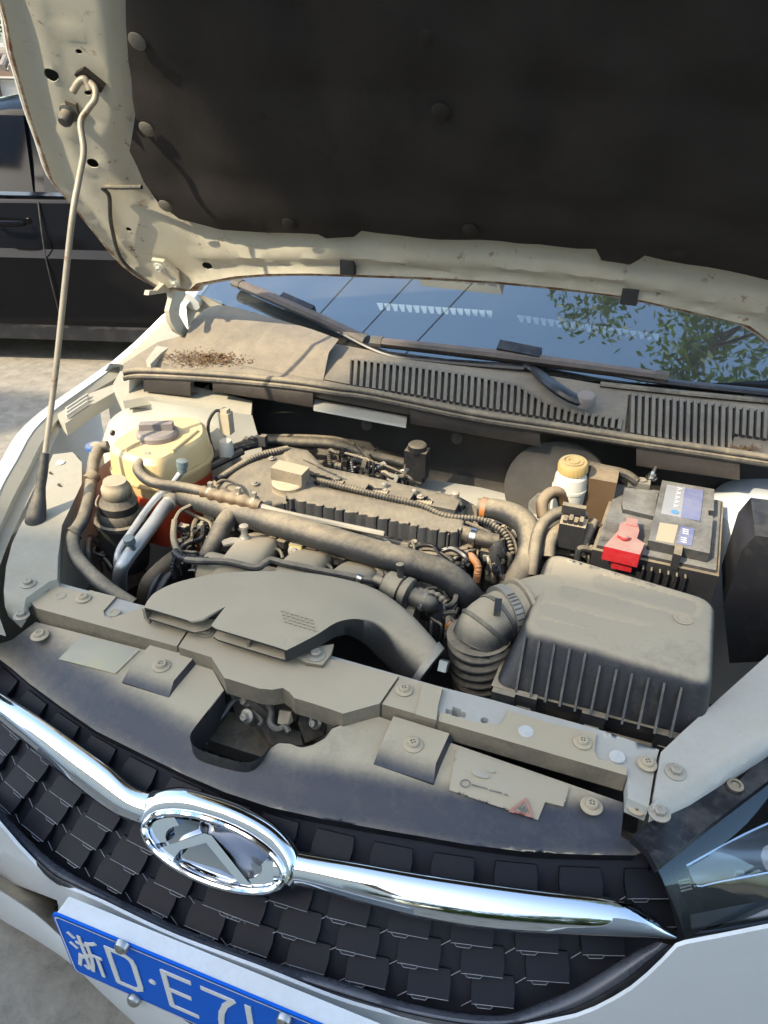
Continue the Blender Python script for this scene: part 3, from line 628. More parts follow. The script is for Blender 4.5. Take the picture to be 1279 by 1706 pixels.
# ---------------------------------------------------------------- front crossmember
ZB = .873
front = [(58, 1012), (295, 1077), (352, 1095)]+latch_back+[(632, 1172), (1045, 1292)]
beam_out = [(43, 997), (83, 967), (232, 1007), (330, 1033), (560, 1095), (740, 1146), (820, 1166), (905, 1190), (990, 1213), (1098, 1249), (1094, 1262), (1080, 1345), (1046, 1330)]+front[::-1]
notch = [(743, 1180), (753, 1183), (754, 1177), (768, 1181), (768, 1185), (777, 1187), (774, 1196), (764, 1194), (763, 1198), (751, 1194), (752, 1190), (742, 1188)]
m = MB()
def beam_z(px, py):
    z = ZB-.004
    for (cx, cy, r) in ((100, 993, 12), (190, 1020, 13), (875, 1218, 17), (1027, 1261, 18)): z += .0022*math.exp(-((px-cx)**2+((py-cy)*1.4)**2)/(r*r))
    return z
m.sheet(beam_out, [notch, ell(807, 1200, 7, 5)], lambda px, py: U(px, py, z=beam_z(px, py)), 11, vec=(0, 0, -.026)); beam = m.build('crossmember', MT['white_dusty'], car, ang=40)
m = MB(); BC = [U(px, py, z=.845)+Vector((0, .03, 0)) for px, py in front]; m.loft([BC, [p+Vector((0, .03, 0)) for p in BC]], closed=False); m.build('beam_shade_strip', MT['ink'], beam)  # dark filler strip added as the shade beneath the crossmember
m = MB(); m.prism(pz([(735, 1172), (820, 1196), (815, 1216), (730, 1196)], .842), (0, 0, -.004)); m.build('notch_shade_plate', MT['ink'], beam)  # dark plate added as shade, seen down through the notch
def cover(poly, z, t=.007, mm='plastic_full', bev=.003, name='top_cover'):
    m = MB(); m.prism(pz(poly, z), (0, 0, -t)); return m.build(name, MT[mm], beam, bev=bev, bseg=3)
cover([(48, 1000), (82, 973), (146, 989), (149, 983), (193, 994), (172, 1018), (174, 1026), (182, 1030), (232, 1014), (318, 1040), (294, 1077), (60, 1013)], ZB+.001, .030)
cover([(321, 1042), (470, 1078), (560, 1100), (664, 1126), (632, 1172), (571, 1189), (552, 1182), (508, 1168), (490, 1163), (482, 1153), (471, 1146), (453, 1149), (431, 1147), (383, 1132), (374, 1130), (352, 1095), (297, 1078)], ZB+.004, .030)
cover([(667, 1127), (738, 1147), (730, 1176), (726, 1199), (636, 1173)], ZB+.001, .028)
cover([(704, 1137), (737, 1146), (729, 1178), (727, 1200), (692, 1190)], ZB+.0045, .007)
cover([(800, 1162), (908, 1196), (914, 1203), (993, 1222), (990, 1252), (996, 1264), (1043, 1277), (1044, 1291), (729, 1200), (731, 1180)][2:][:0] or [(845, 1183), (910, 1203), (993, 1222), (990, 1252), (996, 1264), (1044, 1279), (1044, 1292), (730, 1201), (733, 1186), (790, 1203), (832, 1207), (842, 1196)], ZB+.001, .030)
for px, py in ((100, 993), (190, 1021)):
    m = MB(); m.lathe([(.0095, 0), (.009, .0012), (.0055, .0014), (.005, .0006)], U(px, py, z=ZB+.0012)); m.build('paint_dab', MT['label_white'], beam)
for px, py in ((876, 1219), (1028, 1261)):
    m = MB(); m.lathe([(.0100, 0), (.0100, .001), (.0095, .0016), (.001, .0018)], U(px, py, z=ZB+.0003)); m.build('tooling_plug', MT['label_pale'], beam)
for px, py in ((70, 981), (139, 997), (344, 1054), (673, 1150), (970, 1237), (1078, 1273)): clipat(px, py, ZB+.002 if px != 344 else ZB+.004, CLIP_D, beam, .9)
# latch in its pocket
lt = MB(); lat = MB().prism(pz([(385, 1140), (430, 1152), (470, 1160), (500, 1178), (560, 1192), (560, 1204), (500, 1190), (440, 1172), (385, 1152)], .82), (0, 0, -.012))
m = MB(); BW = [U(px, py, z=.862)+Vector((0, .004, 0)) for px, py in latch_back]; m.loft([BW, [p+Vector((0, .012, -.11)) for p in BW]], closed=False); m.f = [f[::-1] for f in m.f]; m.build('latch_panel', MT['satin_metal'], beam)
pl = lambda px, py, z=.805: U(px, py, z=z)
latch = MB(); latch.prism([pl(404, 1151, .84), (pl(435, 1158, .84)), pl(448, 1180), pl(462, 1212), pl(500, 1222), pl(505, 1242, .79), pl(450, 1240, .78), pl(420, 1205, .79), pl(428, 1180)], Vector((0, .012, -.010)))
lo = latch.build('latch', MT['latch_metal'], car, bev=.002); lo['label'] = 'dusty bonnet latch in its pocket'
m = MB(); m.tube([pl(438, 1165, .83), pl(452, 1185, .82), pl(450, 1205, .815), pl(462, 1215, .815), pl(475, 1212, .82), pl(482, 1222, .82)], .005, seg=8); m.tube([pl(420, 1185, .82), pl(435, 1200, .82), pl(430, 1210, .82)], .003, seg=6); m.build('catch', MT['latch_metal'], lo)
m = MB(); m.prism([pl(465, 1183, .83), pl(485, 1186, .83), pl(488, 1202, .82), pl(478, 1210, .82), pl(462, 1205, .82)], Vector((0, .01, -.008))); m.build('catch_lever', MT['plastic_mid'], lo, bev=.002)
m = MB(); m.prism([pl(503, 1186, .83), pl(535, 1191, .83), pl(545, 1205, .82), pl(538, 1225, .80), pl(508, 1238, .79), pl(496, 1205, .82)], Vector((0, .01, -.01))); m.build('latch_ear', MT['rubber_dark'], lo, bev=.002)
for px, py in ((411, 1166), (412, 1193), (526, 1203)): o = link('bolt', BOLT_Z, None, lo, U(px, py, z=.822), frame((-.2, -.8, .5))); o.scale = (.8, .8, 1.3)
m = MB(); m.tube([pl(418, 1168, .825), pl(392, 1166, .82), pl(372, 1190, .81), pl(347, 1220, .80), pl(342, 1240, .79)], .004, seg=8); m.build('guide_rail', MT['latch_metal'], lo)
rad = thing('radiator', U(450, 1220, z=.6), 'black finned radiator seen through the latch opening', 'radiator')
a, b = U(330, 1200, z=.74), U(640, 1255, z=.74)
m = MB(); m.box((0, .305, .60), (.46, .018, .15)); m.build('core', MT['bay_dark'], rad)
for k in range(46): 
    if k == 0: fin = MB().box((0, 0, 0), (.0012, .006, .14)).mesh('fin'); fin.materials.append(MT['bay_dark'])
    link('fin', fin, None, rad, (-.40+k*.0178, .284, .60))
m = MB(); m.box((0, .30, .745), (.47, .03, .012)); m.build('tank_rail', MT['rubber_dark'], rad, bev=.004)
# ---------------------------------------------------------------- grille
inner = [(-60, 1275), (0, 1347), (66, 1415), (110, 1449), (175, 1485), (240, 1517), (306, 1547), (438, 1598), (560, 1632), (653, 1663), (740, 1683), (806, 1691), (850, 1689), (900, 1671), (958, 1646), (1019, 1609), (1060, 1583), (1090, 1567)]
m = MB(); gout = [(p[0], p[1]-14) for p in lip]+[(1100, 1440), (1118, 1500), (1110, 1560)]+[(x+4, y+6) for x, y in inner[::-1]]
m.sheet(gout, [], lambda px, py: USL(px, py, .207), 26, up=(0, -1, .5), thick=.004); grille = m.build('grille', MT['grille_back'], car, ang=60)
tl = MB(); W2, HT = .0255, .0165
top = [(-W2*.96, HT, .0005), (W2*.96, HT, .0005), (W2*1.04, .002, .0065), (W2*.98, -HT*.8, .013), (W2*.02, -HT*.8, .013), (-W2*.10, -HT*1.02, .0133), (-W2*.70, -HT*1.02, .0133), (-W2*.82, -HT*.8, .013), (-W2*1.0, -HT*.8, .013), (-W2*1.04, .002, .0065)]
tl.loft([[Vector((x, y-(.002 if z > .008 else 0), 0 if z > .002 else -.002)) for x, y, z in top], [Vector((x, y, z)) for x, y, z in top]], cap0=True, cap1=True)
tl.bev = .0010; tl.bseg = 2; TILE = tl.mesh('grille_tile', 25); TILE.materials.append(MT['grille_black'])
ed = MB(); ed.tube([Vector((x, y-.0004, z-.0002)) for x, y, z in top[3:9]], .0005, seg=5, smooth=False); ed.tube([(-W2*.84, -HT*.80, .0133), (W2*.0, -HT*.80, .0133)], .0004, seg=5, smooth=False); EDGE = ed.mesh('tile_edge_highlight'); EDGE.materials.append(MT['grille_highlight'])  # thin pale lines drawn as the highlight on each lower tile edge
pg = MB()
for sx, ln in ((0, 1.), (1, .5)): pg.tube([(-W2*.98+sx*.014, -HT*.90, .004), (-W2*.98+sx*.014-.012*ln, -HT*.90-.009*ln, .0015)], .0005, seg=5, smooth=False)
PRONG = pg.mesh('grille_prong'); PRONG.materials.append(MT['grille_highlight'])  # prong lines share the painted highlight colour
inn_p = [(x, y-10) for x, y in inner]
gpoly = [(p[0], p[1]+13) for p in lip]+[(1095, 1440), (1100, 1555)]+inn_p[::-1]
def gsurf(x, v, y0=.203, k=.38, mm=.75):
    "v runs down the raked face in metres from z=.84"
    z = .84-v*math.cos(math.atan(mm)); return Vector((x, y0+k*(x+.01)**2+mm*(z-.84), z))
def to_px(p):
    q = p-CAM; d = q.dot(_f); return (639.5+FPX*q.dot(_r)/d, 853-FPX*q.dot(_u)/d)
ntile = 0
for r in range(-1, 9):
    for sg, c in [(s_, k_) for s_ in (1, -1) for k_ in range(-4, 10)]:
        x = sg*((c+.5)*.074+.0185*r-.04)
        if x*sg < .014: continue
        p = gsurf(x, r*.0335+.008); q = to_px(p)
        if not (-40 < q[0] < 1110 and q[1] < 1730) or not inside(q, gpoly): continue
        nn = face_n(x); rt = Vector((1, 2*.38*(x+.01), 0)).normalized(); upv = nn.cross(rt); rt = upv.cross(nn)
        M = Matrix((rt, upv, nn)).transposed()
        for nm_, me_ in (('grille_tile', TILE), ('grille_prong', PRONG), ('tile_edge_highlight', EDGE)):
            o = link(nm_, me_, None, grille, p, M); o.scale = (sg*.98, .98, 1)
        ntile += 1
# surround: satin band and black outer edge
outer = [(-60, 1305), (0, 1376), (40, 1422), (88, 1468), (130, 1487), (175, 1507), (240, 1539), (306, 1568), (438, 1617), (560, 1665), (653, 1692), (740, 1710), (806, 1718), (860, 1715), (910, 1705), (975, 1690), (1048, 1652), (1095, 1612), (1128, 1578)]
mid = [tuple(lerp(a, b, .55) for a, b in zip(p, q)) for p, q in zip(crom(inner, 6)[::1], crom(inner, 6))]
def resamp(pts, n):
    P = [Vector(p) for p in crom(pts, 8)]; L = [0]
    for i in range(1, len(P)): L.append(L[-1]+(P[i]-P[i-1]).length)
    out = []; j = 0
    for k in range(n):
        x = L[-1]*k/(n-1)
        while j < len(L)-2 and L[j+1] < x: j += 1
        out.append(P[j].lerp(P[j+1], (x-L[j])/(L[j+1]-L[j])))
    return out
I_, O_ = resamp(inner, 90), resamp(outer, 90)
def band(t): return [i.lerp(o, t) for i, o in zip(I_, O_)]
m = MB(); rows = [[USL(p.x, p.y+2, .182) for p in band(0)]]
for t, h in ((0, .172), (.15, .160), (.4, .153), (.6, .152)): rows.append([USL(p.x, p.y, h) for p in band(t)])
m.loft(rows, closed=False); m.f = [f[::-1] for f in m.f]; sur = m.build('grille_surround', MT['band_grey'], car, ang=60)
m = MB(); rows = [[USL(p.x, p.y, h) for p in band(t)] for t, h in ((.6, .1535), (.7, .147), (.95, .145), (1.03, .150))]; m.loft(rows, closed=False); m.f = [f[::-1] for f in m.f]; m.build('surround_edge', MT['plastic_clean'], sur, ang=60)
# chrome bar and badge
def bar(topp, botp, n=40, name='chrome_bar'):
    T, B = resamp(topp, n), resamp(botp, n); prof = [(0, .000), (.03, .007), (.14, .0145), (.32, .0215), (.5, .0258), (.62, .027), (.74, .0262), (.82, .0235), (.87, .019), (.92, .017), (.97, .012), (1., -.002)]
    m = MB(); rows = []
    for t, h in prof:
        row = []
        for i, (a, b) in enumerate(zip(T, B)):
            q = a.lerp(b, t); w = min(1., .25+.75*sst(0, 4, min(i+5, n-1-i) if name == 'r' else 9))
            row.append(USL(q.x, q.y, .152-.004*t-h*.75*w))
        rows.append(row)
    m.loft(rows, closed=False); m.f = [f[::-1] for f in m.f]; return m
bl = bar([(-70, 1108), (0, 1152), (60, 1190), (120, 1232), (180, 1275), (222, 1310), (256, 1322)], [(-70, 1145), (0, 1202), (60, 1254), (120, 1307), (180, 1352), (215, 1368), (246, 1378)])
bl.build('chrome_bar', MT['chrome'], car, ang=60)
br = bar([(455, 1408), (500, 1419), (600, 1437), (700, 1455), (800, 1470), (900, 1483), (1000, 1494), (1050, 1504), (1090, 1528), (1126, 1558)], [(455, 1478), (500, 1477), (600, 1505), (700, 1531), (800, 1548), (900, 1556), (1000, 1560), (1060, 1562), (1095, 1563), (1127, 1564)], 46, 'r')
br.build('chrome_bar', MT['chrome'], car, ang=60)
EC = (356, 1420); EA = R_(22.3)
def epx(a, rx, ry):
    c, s = math.cos(EA), math.sin(EA); X, Y = rx*math.cos(a), ry*math.sin(a); return (EC[0]+X*c-Y*s, EC[1]+X*s+Y*c)
def ep(px, py, h=0):
    return USL(px, py, .150-h*1.15)
hs_top = [(222, 1366), (232, 1334), (256, 1317), (300, 1311), (345, 1322), (400, 1341), (450, 1368), (480, 1394), (500, 1424), (504, 1458), (488, 1482)]
m = MB(); N_ = 40; HT_ = resamp(hs_top, N_); el_ = [Vector(epx(math.pi*1.03+math.pi*.97*k/(N_-1), 126, 53)) for k in range(N_)]
rows = []
for t, h in ((0, -.006), (.05, .003), (.15, .009), (.35, .015), (.6, .019), (.85, .020), (1, .018), (1.03, .010)): rows.append([ep(*(a.lerp(b, t)), h) for a, b in zip(HT_, el_)])
m.loft(rows, closed=False); m.f = [f[::-1] for f in m.f]; badge = m.build('badge', MT['chrome'], car, ang=60)
m = MB(); m.tube([ep(*epx(2*math.pi*k/40, 124, 50), .019) for k in range(41)], .0046, seg=10, smooth=False); m.build('badge_ring', MT['chrome'], badge)
m = MB(); rows = [[ep(*epx(2*math.pi*k/40, rx, ry), h) for k in range(40)] for rx, ry, h in ((122, 48, .018), (112, 40, .006), (60, 20, .002), (2, 1, .001))]; m.loft(rows, cap0=False); m.f = [f[::-1] for f in m.f]; m.build('badge_field', MT['chrome_dark'], badge)
def arcpts(a0, a1, rx, ry, n=10): return [epx(lerp(a0, a1, k/(n-1)), rx, ry) for k in range(n)]
def slab(pts, h0, h1, mm='chrome', bev=.0025):
    m = MB(); t = [ep(x, y, h1) for x, y in pts]; b = [ep(x, y, h0) for x, y in pts]; m.loft([b, t]); 
    return m.build('badge_letter', MT[mm], badge, bev=bev)
slab([(340, 1388), (352, 1392), (420, 1478), (400, 1474), (343, 1404), (300, 1416), (288, 1432), (262, 1414), (280, 1408)], .004, .016)
slab(arcpts(2.55, 3.9, 114, 42)+arcpts(3.75, 2.75, 86, 34), .004, .014)
slab(arcpts(-.6, .75, 114, 42)+arcpts(.6, -.35, 86, 34), .004, .014)
slab([(300, 1432), (322, 1440), (360, 1452), (392, 1468), (380, 1474), (340, 1462)], .003, .010)
# ---------------------------------------------------------------- bumper and plate
def ub(px, py, y0=.026): return USL(px, py, y0, .38, 0)
bo_ = [tuple(p) for p in resamp(outer, 40)]
m = MB(); m.sheet(bo_+[(1142, 1573), (1200, 1562), (1290, 1544), (1330, 1536), (1400, 1522), (1480, 1506), (1480, 1790), (560, 1790), (500, 1720), (300, 1640), (100, 1534), (95, 1500), (0, 1464), (-60, 1420)], [], lambda px, py: ub(px, py, .026+.0*(px)), 22, up=(0, -1, .2), thick=.004); bumper = m.build('bumper', MT['white_paint'], car, ang=50)
rec = [(-60, 1420), (0, 1464), (95, 1500), (100, 1534), (300, 1640), (420, 1705)]; rec2 = [(-60, 1436), (0, 1482), (60, 1522), (118, 1572), (232, 1650), (330, 1712)]
A_, B_ = resamp(rec, 24), resamp(rec2, 24)
m = MB(); m.loft([[ub(p.x, p.y, .027) for p in A_], [ub(p.x, p.y, .027)+Vector((0, .05, -.005)) for p in A_], [ub(q.x, q.y, .012)+Vector((0, .03, -.01)) for q in B_], [ub(q.x, q.y, .002) for q in B_]], closed=False); m.f = [f[::-1] for f in m.f]; m.build('bumper_recess_shade', MT['plastic_mid'], bumper)  # dark tone stands for the shaded underside of the white bumper
bl_lo = [(-60, 1490), (0, 1531), (60, 1566), (118, 1606), (175, 1660), (232, 1712)]
C_ = resamp(bl_lo, 24); E_ = B_
m = MB(); m.loft([[ub(q.x, q.y, .002) for q in E_], [ub(q.x, q.y+2, -.004) for q in E_], [ub(lerp(q.x, c.x, .5), lerp(q.y, c.y, .5), -.008) for q, c in zip(E_, C_)], [ub(c.x, c.y, .0) for c in C_], [ub(c.x, c.y, .0)+Vector((0, .05, -.02)) for c in C_]], closed=False); m.f = [f[::-1] for f in m.f]; m.build('bumper_lip', MT['white_paint'], bumper)
PX0, PZ0 = -.200, .7195     # plate's top left corner; plane y=0
plate = None
m = MB(); m.bev = 0; rc = .008
def pp(u, v, d=0): return Vector((PX0+u*.001, -.004-d, PZ0-v*.001))
cor = []
for cx, cy, a0 in ((8, 8, 180), (432, 8, 270), (432, 132, 0), (8, 132, 90)):
    for k in range(5): a = R_(a0+k*22.5); cor.append((cx+8*math.cos(a), cy+8*math.sin(a)))
m.prism([pp(u, v) for u, v in cor], (0, .003, 0)); plate = m.build('license_plate', MT['plate_blue'], car); m = MB(); m.prism([pp(220+(u-220)*.99, 70+(v-70)*.97, -.0032) for u, v in cor], (0, .022, 0)); m.build('plate_backing', MT['white_paint'], plate); tag(plate, 'blue number plate with white characters')
m = MB(); o_ = [(220+(u-220)*.985, 70+(v-70)*.955) for u, v in cor]; i_ = [(220+(u-220)*.976, 70+(v-70)*.925) for u, v in cor]
vs = [pp(u, v, .0008) for u, v in o_]+[pp(u, v, .0008) for u, v in i_]; n_ = len(o_); m.add(vs, [(k, (k+1) % n_, (k+1) % n_+n_, k+n_) for k in range(n_)]); m.build('plate_border', MT['plate_white'], plate)
def stroke(strokes, ox, w, sx=1.):
    m = MB(); ii = 0
    for st in strokes:
        pts = [Vector((ox+x*sx, 25+y)) for x, y in st]
        for a, b in zip(pts, pts[1:]):
            d = (b-a).normalized()*w*.5; n = Vector((-d.y, d.x)); a2, b2 = a-d*.6, b+d*.6
            ii += 1; m.prism([pp(q.x, q.y, .0012+ii*.00007) for q in (a2+n, b2+n, b2-n, a2-n)], (0, .001, 0))
    return m
Z_ = [[(3, 8), (9, 15)], [(1, 32), (8, 39)], [(2, 84), (6, 70), (10, 54)], [(12, 24), (25, 22)], [(19, 6), (19, 78), (15, 84), (12, 80)], [(12, 58), (25, 46)], [(43, 6), (36, 12), (29, 15)], [(29, 15), (29, 46), (27, 66), (23, 84)], [(30, 40), (45, 40)], [(39, 40), (39, 86)]]
stroke(Z_, 15.5, 5.6).build('character', MT['plate_white'], plate)
stroke([[(4, 4), (4, 86), (30, 86), (38, 80), (40, 70), (40, 20), (38, 10), (30, 4), (4, 4)]], 72.5, 8).build('character', MT['plate_white'], plate)
m = MB(); m.lathe([(5, 0), (5, .0012)] and [(.005, 0), (.005, .0012), (.001, .0014)], pp(134.5, 70), (0, -1, 0), 16); m.build('character', MT['plate_white'], plate)
stroke([[(41, 4), (5, 4), (5, 86), (41, 86)], [(5, 44), (36, 44)]], 151.5, 8).build('character', MT['plate_white'], plate)
stroke([[(2, 4), (42, 4), (30, 24), (23, 46), (20, 66), (19, 88)]], 208.5, 8).build('character', MT['plate_white'], plate)
stroke([[(5, 2), (5, 86), (42, 86)]], 265.5, 8).build('character', MT['plate_white'], plate)
m = MB(); m.lathe([(.0095, 0), (.0095, .003), (.0085, .007), (.005, .010), (.001, .011)], (0, 0, 0), seg=20); SCREW = m.mesh('plate_screw'); SCREW.materials.append(MT['screw_metal'])
for p in ((205, 1574), (225, 1663), (475, 1696)): link('plate_screw', SCREW, None, plate, U(*p, y=-.006)+Vector((0, .001, 0)), frame((0, -1, 0)))
# ---------------------------------------------------------------- headlight (image right)
def ring_px(pts, f): return [f(*p) for p in pts]
ht = [(1094, 1447), (1130, 1418), (1180, 1378), (1230, 1340), (1279, 1303), (1340, 1256)]; hb = [(1140, 1571), (1180, 1565), (1230, 1556), (1279, 1546), (1320, 1538), (1380, 1524)]
hT = [U(p[0], p[1], z=.85-.004*i) for i, p in enumerate(ht)]; hB = [U(p[0], p[1], z=.745-.004*i) for i, p in enumerate(hb)]
m = MB(); rows = []
out_ = Vector((.35, -.75, .45)).normalized()
for t in (0, .08, .2, .4, .6, .8, .92, 1): rows.append([a.lerp(b, t)+out_*(.016*math.sin(math.pi*t)**.7) for a, b in zip(hT, hB)])
m.loft(rows, closed=False); m.f = [f[::-1] for f in m.f]; lens = m.build('headlight', MT['lens'], car, ang=70)
m = MB(); rows = [[a.lerp(b, t)-out_*d+Vector((0, 0, 0)) for a, b in zip(hT, hB)] for t, d in ((0, .002), (.12, .03), (.5, .06), (.88, .035), (1, .002))]
m.loft(rows, closed=False); m.f = [f[::-1] for f in m.f]; m.build('lamp_housing', MT['lamp_black'], lens)
m = MB(); m.sheet([(1143, 1442), (1160, 1436), (1200, 1412), (1250, 1386), (1340, 1345), (1345, 1440), (1279, 1455), (1200, 1468), (1158, 1474)], [], lambda px, py: U(px, py, z=.795+.012*math.sin((py-1380)*.05)), 14, up=(0, -1, 1), thick=.004); m.build('reflector', MT['reflector_grey'], lens, ang=60)
m = MB(); m.tube([U(px, py, z=.803) for px, py in ((1142, 1443), (1200, 1411), (1250, 1385), (1345, 1343))], .0028, seg=8); m.tube([U(px, py, z=.80) for px, py in ((1142, 1443), (1158, 1475), (1200, 1469), (1345, 1441))], .0022, seg=8); m.build('reflector_edge', MT['chrome'], lens)
m = MB(); m.sheet([(1150, 1524), (1200, 1514), (1279, 1499), (1345, 1486), (1345, 1512), (1279, 1524), (1200, 1537), (1152, 1545)], [], lambda px, py: U(px, py, z=.758), 8, up=(0, -1, 1), thick=.004); m.build('chrome_strip', MT['reflector_grey'], lens, ang=60)
m = MB(); m.tube([U(px, py, z=.762) for px, py in ((1146, 1556), (1200, 1549), (1279, 1535), (1345, 1522))], .003, seg=8); m.build('lens_edge', MT['lamp_black'], lens)
m = MB()
for k in range(6):
    for j in range(4):
        p = U(1131+k*3.2+j*1.5, 1468+j*5.5-k*.8, z=.812); m.box(p, (.0009, .0009, .0004))
m.build('lens_marking', MT['plate_white'], lens)
m = MB(); m.prism([U(1095, 1443, z=.842), U(1110, 1450, z=.842), U(1132, 1500, z=.80), U(1142, 1572, z=.75), U(1133, 1572, z=.75), U(1118, 1510, z=.80)], Vector((-.004, .03, -.01))); m.build('lamp_edge', MT['plastic_clean'], lens, bev=.002)
lb = MB(); lb.sheet([(1052, 1393), (1075, 1372), (1100, 1362), (1140, 1340), (1195, 1310), (1207, 1295), (1216, 1302), (1232, 1300), (1246, 1285), (1262, 1262), (1290, 1235), (1330, 1200), (1340, 1256), (1279, 1301), (1230, 1338), (1180, 1376), (1130, 1416), (1094, 1445), (1080, 1418)], [ell(1224, 1310, 8, 5, -.6)], lambda px, py: U(px, py, z=.862-.006*sst(0, 60, abs(px-1094)+0)), 10, vec=(0, 0, -.012)); lb.build('lamp_bracket', MT['plastic_clean'], lens, ang=40)
m = MB(); m.lathe([(.011, 0), (.010, .003), (.006, .004), (.005, .002)], U(1224, 1310, z=.858)); m.build('bracket_grommet', MT['rubber'], lens)
# inner wing rail on the right and its bolts
m = MB()
def rr_z(px, py): return .878+.022*sst(1100, 1400, px)-.022*sst(0, 60, (py-(1366-(px-1085)*.62))+34)
m.sheet([(1101, 1253), (1140, 1216), (1200, 1162), (1279, 1091), (1340, 1036), (1345, 1200), (1279, 1248), (1236, 1276), (1192, 1308), (1150, 1338), (1100, 1366), (1084, 1364), (1090, 1320)], [], lambda px, py: U(px, py, z=rr_z(px, py)), 12, vec=(0, 0, -.02)); rr = m.build('wing_rail', MT['white_dusty'], car, ang=45)
rr['label'] = 'pale inner wing rail by the headlight'
m = MB(); EDG = [U(px, py, z=rr_z(px, py)-.012) for px, py in ((1090, 1372), (1101, 1253), (1140, 1216), (1200, 1162), (1279, 1091), (1340, 1036))]; m.loft([EDG, [p+Vector((-.004, .0, -.12)) for p in EDG]], closed=False); m.build('rail_side', MT['bay_paint'], rr)
for px, py, s_ in ((1125, 1287, 1.0), (1098, 1355, 1.0)): clipat(px, py, rr_z(px, py)+.0005, BOLT_Z, rr, s_, 'bolt')
clipat(1061, 1346, .853, BOLT_D, rr, .9, 'bolt')
# ---------------------------------------------------------------- left wing, rail and the wing panel
lr = [(88, 757), (120, 753), (136, 770), (136, 806), (120, 840), (103, 875), (96, 930), (95, 965), (83, 968), (43, 996), (38, 1018), (30, 1030), (8, 1010), (6, 985), (10, 944), (20, 905), (34, 875), (50, 846), (62, 820), (76, 785)]
def lr_z(px, py): return .888+.016*sst(960, 760, py)-.03*sst(985, 1030, py-(px-10)*.3)
m = MB(); m.sheet(lr, [ell(86, 788, 5, 3, .2), ell(101, 808, 6, 3.5, .2), ell(66, 864, 15, 8)][:2], lambda px, py: U(px, py, z=lr_z(px, py)), 10, vec=(0, 0, -.02)); lrail = m.build('wing_rail', MT['bay_paint'], car, ang=45)
lrail['label'] = 'pale inner wing rail carrying the prop rod'
SD = [U(px, py, z=lr_z(px, py)-.010) for px, py in crom(lr[1:9], 3)]; m = MB(); m.loft([SD, [p+Vector((.012, 0, -.16)) for p in SD]], closed=False); m.build('rail_side', MT['bay_paint'], lrail)
for px, py in ((47, 973), (36, 1026)): clipat(px, py, lr_z(px, py)+.0005, BOLT_Z, lrail, .95, 'bolt')
m = MB(); m.lathe([(.009, 0), (.0085, .0012), (.001, .0014)], U(100, 771, z=.905)); m.build('tooling_plug', MT['plate_white'], lrail)
# gutter between the rail and the wing
gut_in = [(10, 1060), (-10, 990), (4, 930), (30, 868), (56, 815), (76, 770), (90, 735), (110, 700), (150, 672), (196, 650)]; gut_out = [(-60, 1040), (-60, 960), (-30, 890), (2, 812), (28, 766), (52, 722), (80, 692), (110, 668), (150, 640), (200, 604)]
A_, B_ = resamp(gut_in, 30), resamp(gut_out, 30); m = MB()
m.loft([[U(p.x, p.y, z=.875) for p in A_], [U(lerp(p.x, q.x, .35), lerp(p.y, q.y, .35), z=.880) for p, q in zip(A_, B_)], [U(lerp(p.x, q.x, .5), lerp(p.y, q.y, .5), z=.893) for p, q in zip(A_, B_)], [U(q.x, q.y, z=.905) for q in B_]], closed=False); gv = [v.copy() for v in m.v]; gf = list(m.f); m.f = [f[::-1] for f in m.f]; m.build('wing_gutter', MT['bay_paint'], car, ang=50)
m = MB(); m.add([(-v.x, v.y, v.z) for v in gv], [f for f in gf if min(gv[i].y for i in f) > .54]); m.build('wing_gutter', MT['white_dusty'], car, ang=50)
wing = [[U(q.x, q.y, z=.906) for q in B_], [U(q.x-7, q.y-4, z=.908) for q in B_]]
w0 = wing[1]
for dx, dz in ((.012, -.004), (.035, -.018), (.06, -.05), (.075, -.11), (.08, -.2), (.08, -.42)): wing.append([p+Vector((-dx*(1 if i > 8 else .6+i*.05), -dx*.15, dz)) for i, p in enumerate(w0)])
m = MB(); m.loft(wing, closed=False); wg = m.build('wing_panel', MT['white_paint'], car, ang=50); wg['label'] = 'glossy white front wing at the left edge'
def mirx(rows): return [[Vector((-p.x, p.y, p.z)) for p in r] for r in rows]
ok_ = [i for i, p in enumerate(wing[1]) if p.y > .56]; m = MB(); m.loft(mirx([[r[i] for i in ok_] for r in wing]), closed=False); m.f = [f[::-1] for f in m.f]; wg2 = m.build('wing_panel', MT['white_paint'], car, ang=50); wg2['label'] = 'white front wing beyond the headlight'
# wing edge running back to the windscreen pillar
ex = [(196, 606), (235, 572), (262, 546), (283, 525), (312, 505), (336, 492)]; m = MB(); EE = [U(x_, y_, z=.93+.03*i) for i, (x_, y_) in enumerate(ex)]
m.loft([EE, [p+Vector((-.02, -.005, 0)) for p in EE], [p+Vector((-.045, -.01, -.03)) for p in EE], [p+Vector((-.06, -.01, -.5)) for p in EE]], closed=False); m.build('wing_rear', MT['white_paint'], car, ang=50)
m = MB(); m.loft(mirx([EE, [p+Vector((-.02, -.005, 0)) for p in EE], [p+Vector((-.045, -.01, -.03)) for p in EE], [p+Vector((-.06, -.01, -.5)) for p in EE]]), closed=False); m.f = [f[::-1] for f in m.f]; m.build('wing_rear', MT['white_paint'], car, ang=50)
m = MB(); m.loft([EE, [p+Vector((.05, .01, -.012)) for p in EE], [p+Vector((.06, .01, -.1)) for p in EE]], closed=False); m.f = [f[::-1] for f in m.f]; m.build('hinge_shelf', MT['bay_paint'], car, ang=50)
m = MB(); m.prism(pz([(95, 690), (150, 655), (190, 640), (196, 650), (150, 676), (108, 706)], .905), (0, 0, -.03)); rg = m.build('wing_bracket', MT['bay_paint'], car, bev=.002)
for k in range(3):
    m = MB(); m.bar(U(110, 694-k*6, z=.912), U(146, 670-k*6, z=.912), .004, .008); m.build('bracket_rib', MT['white_dusty'], rg)
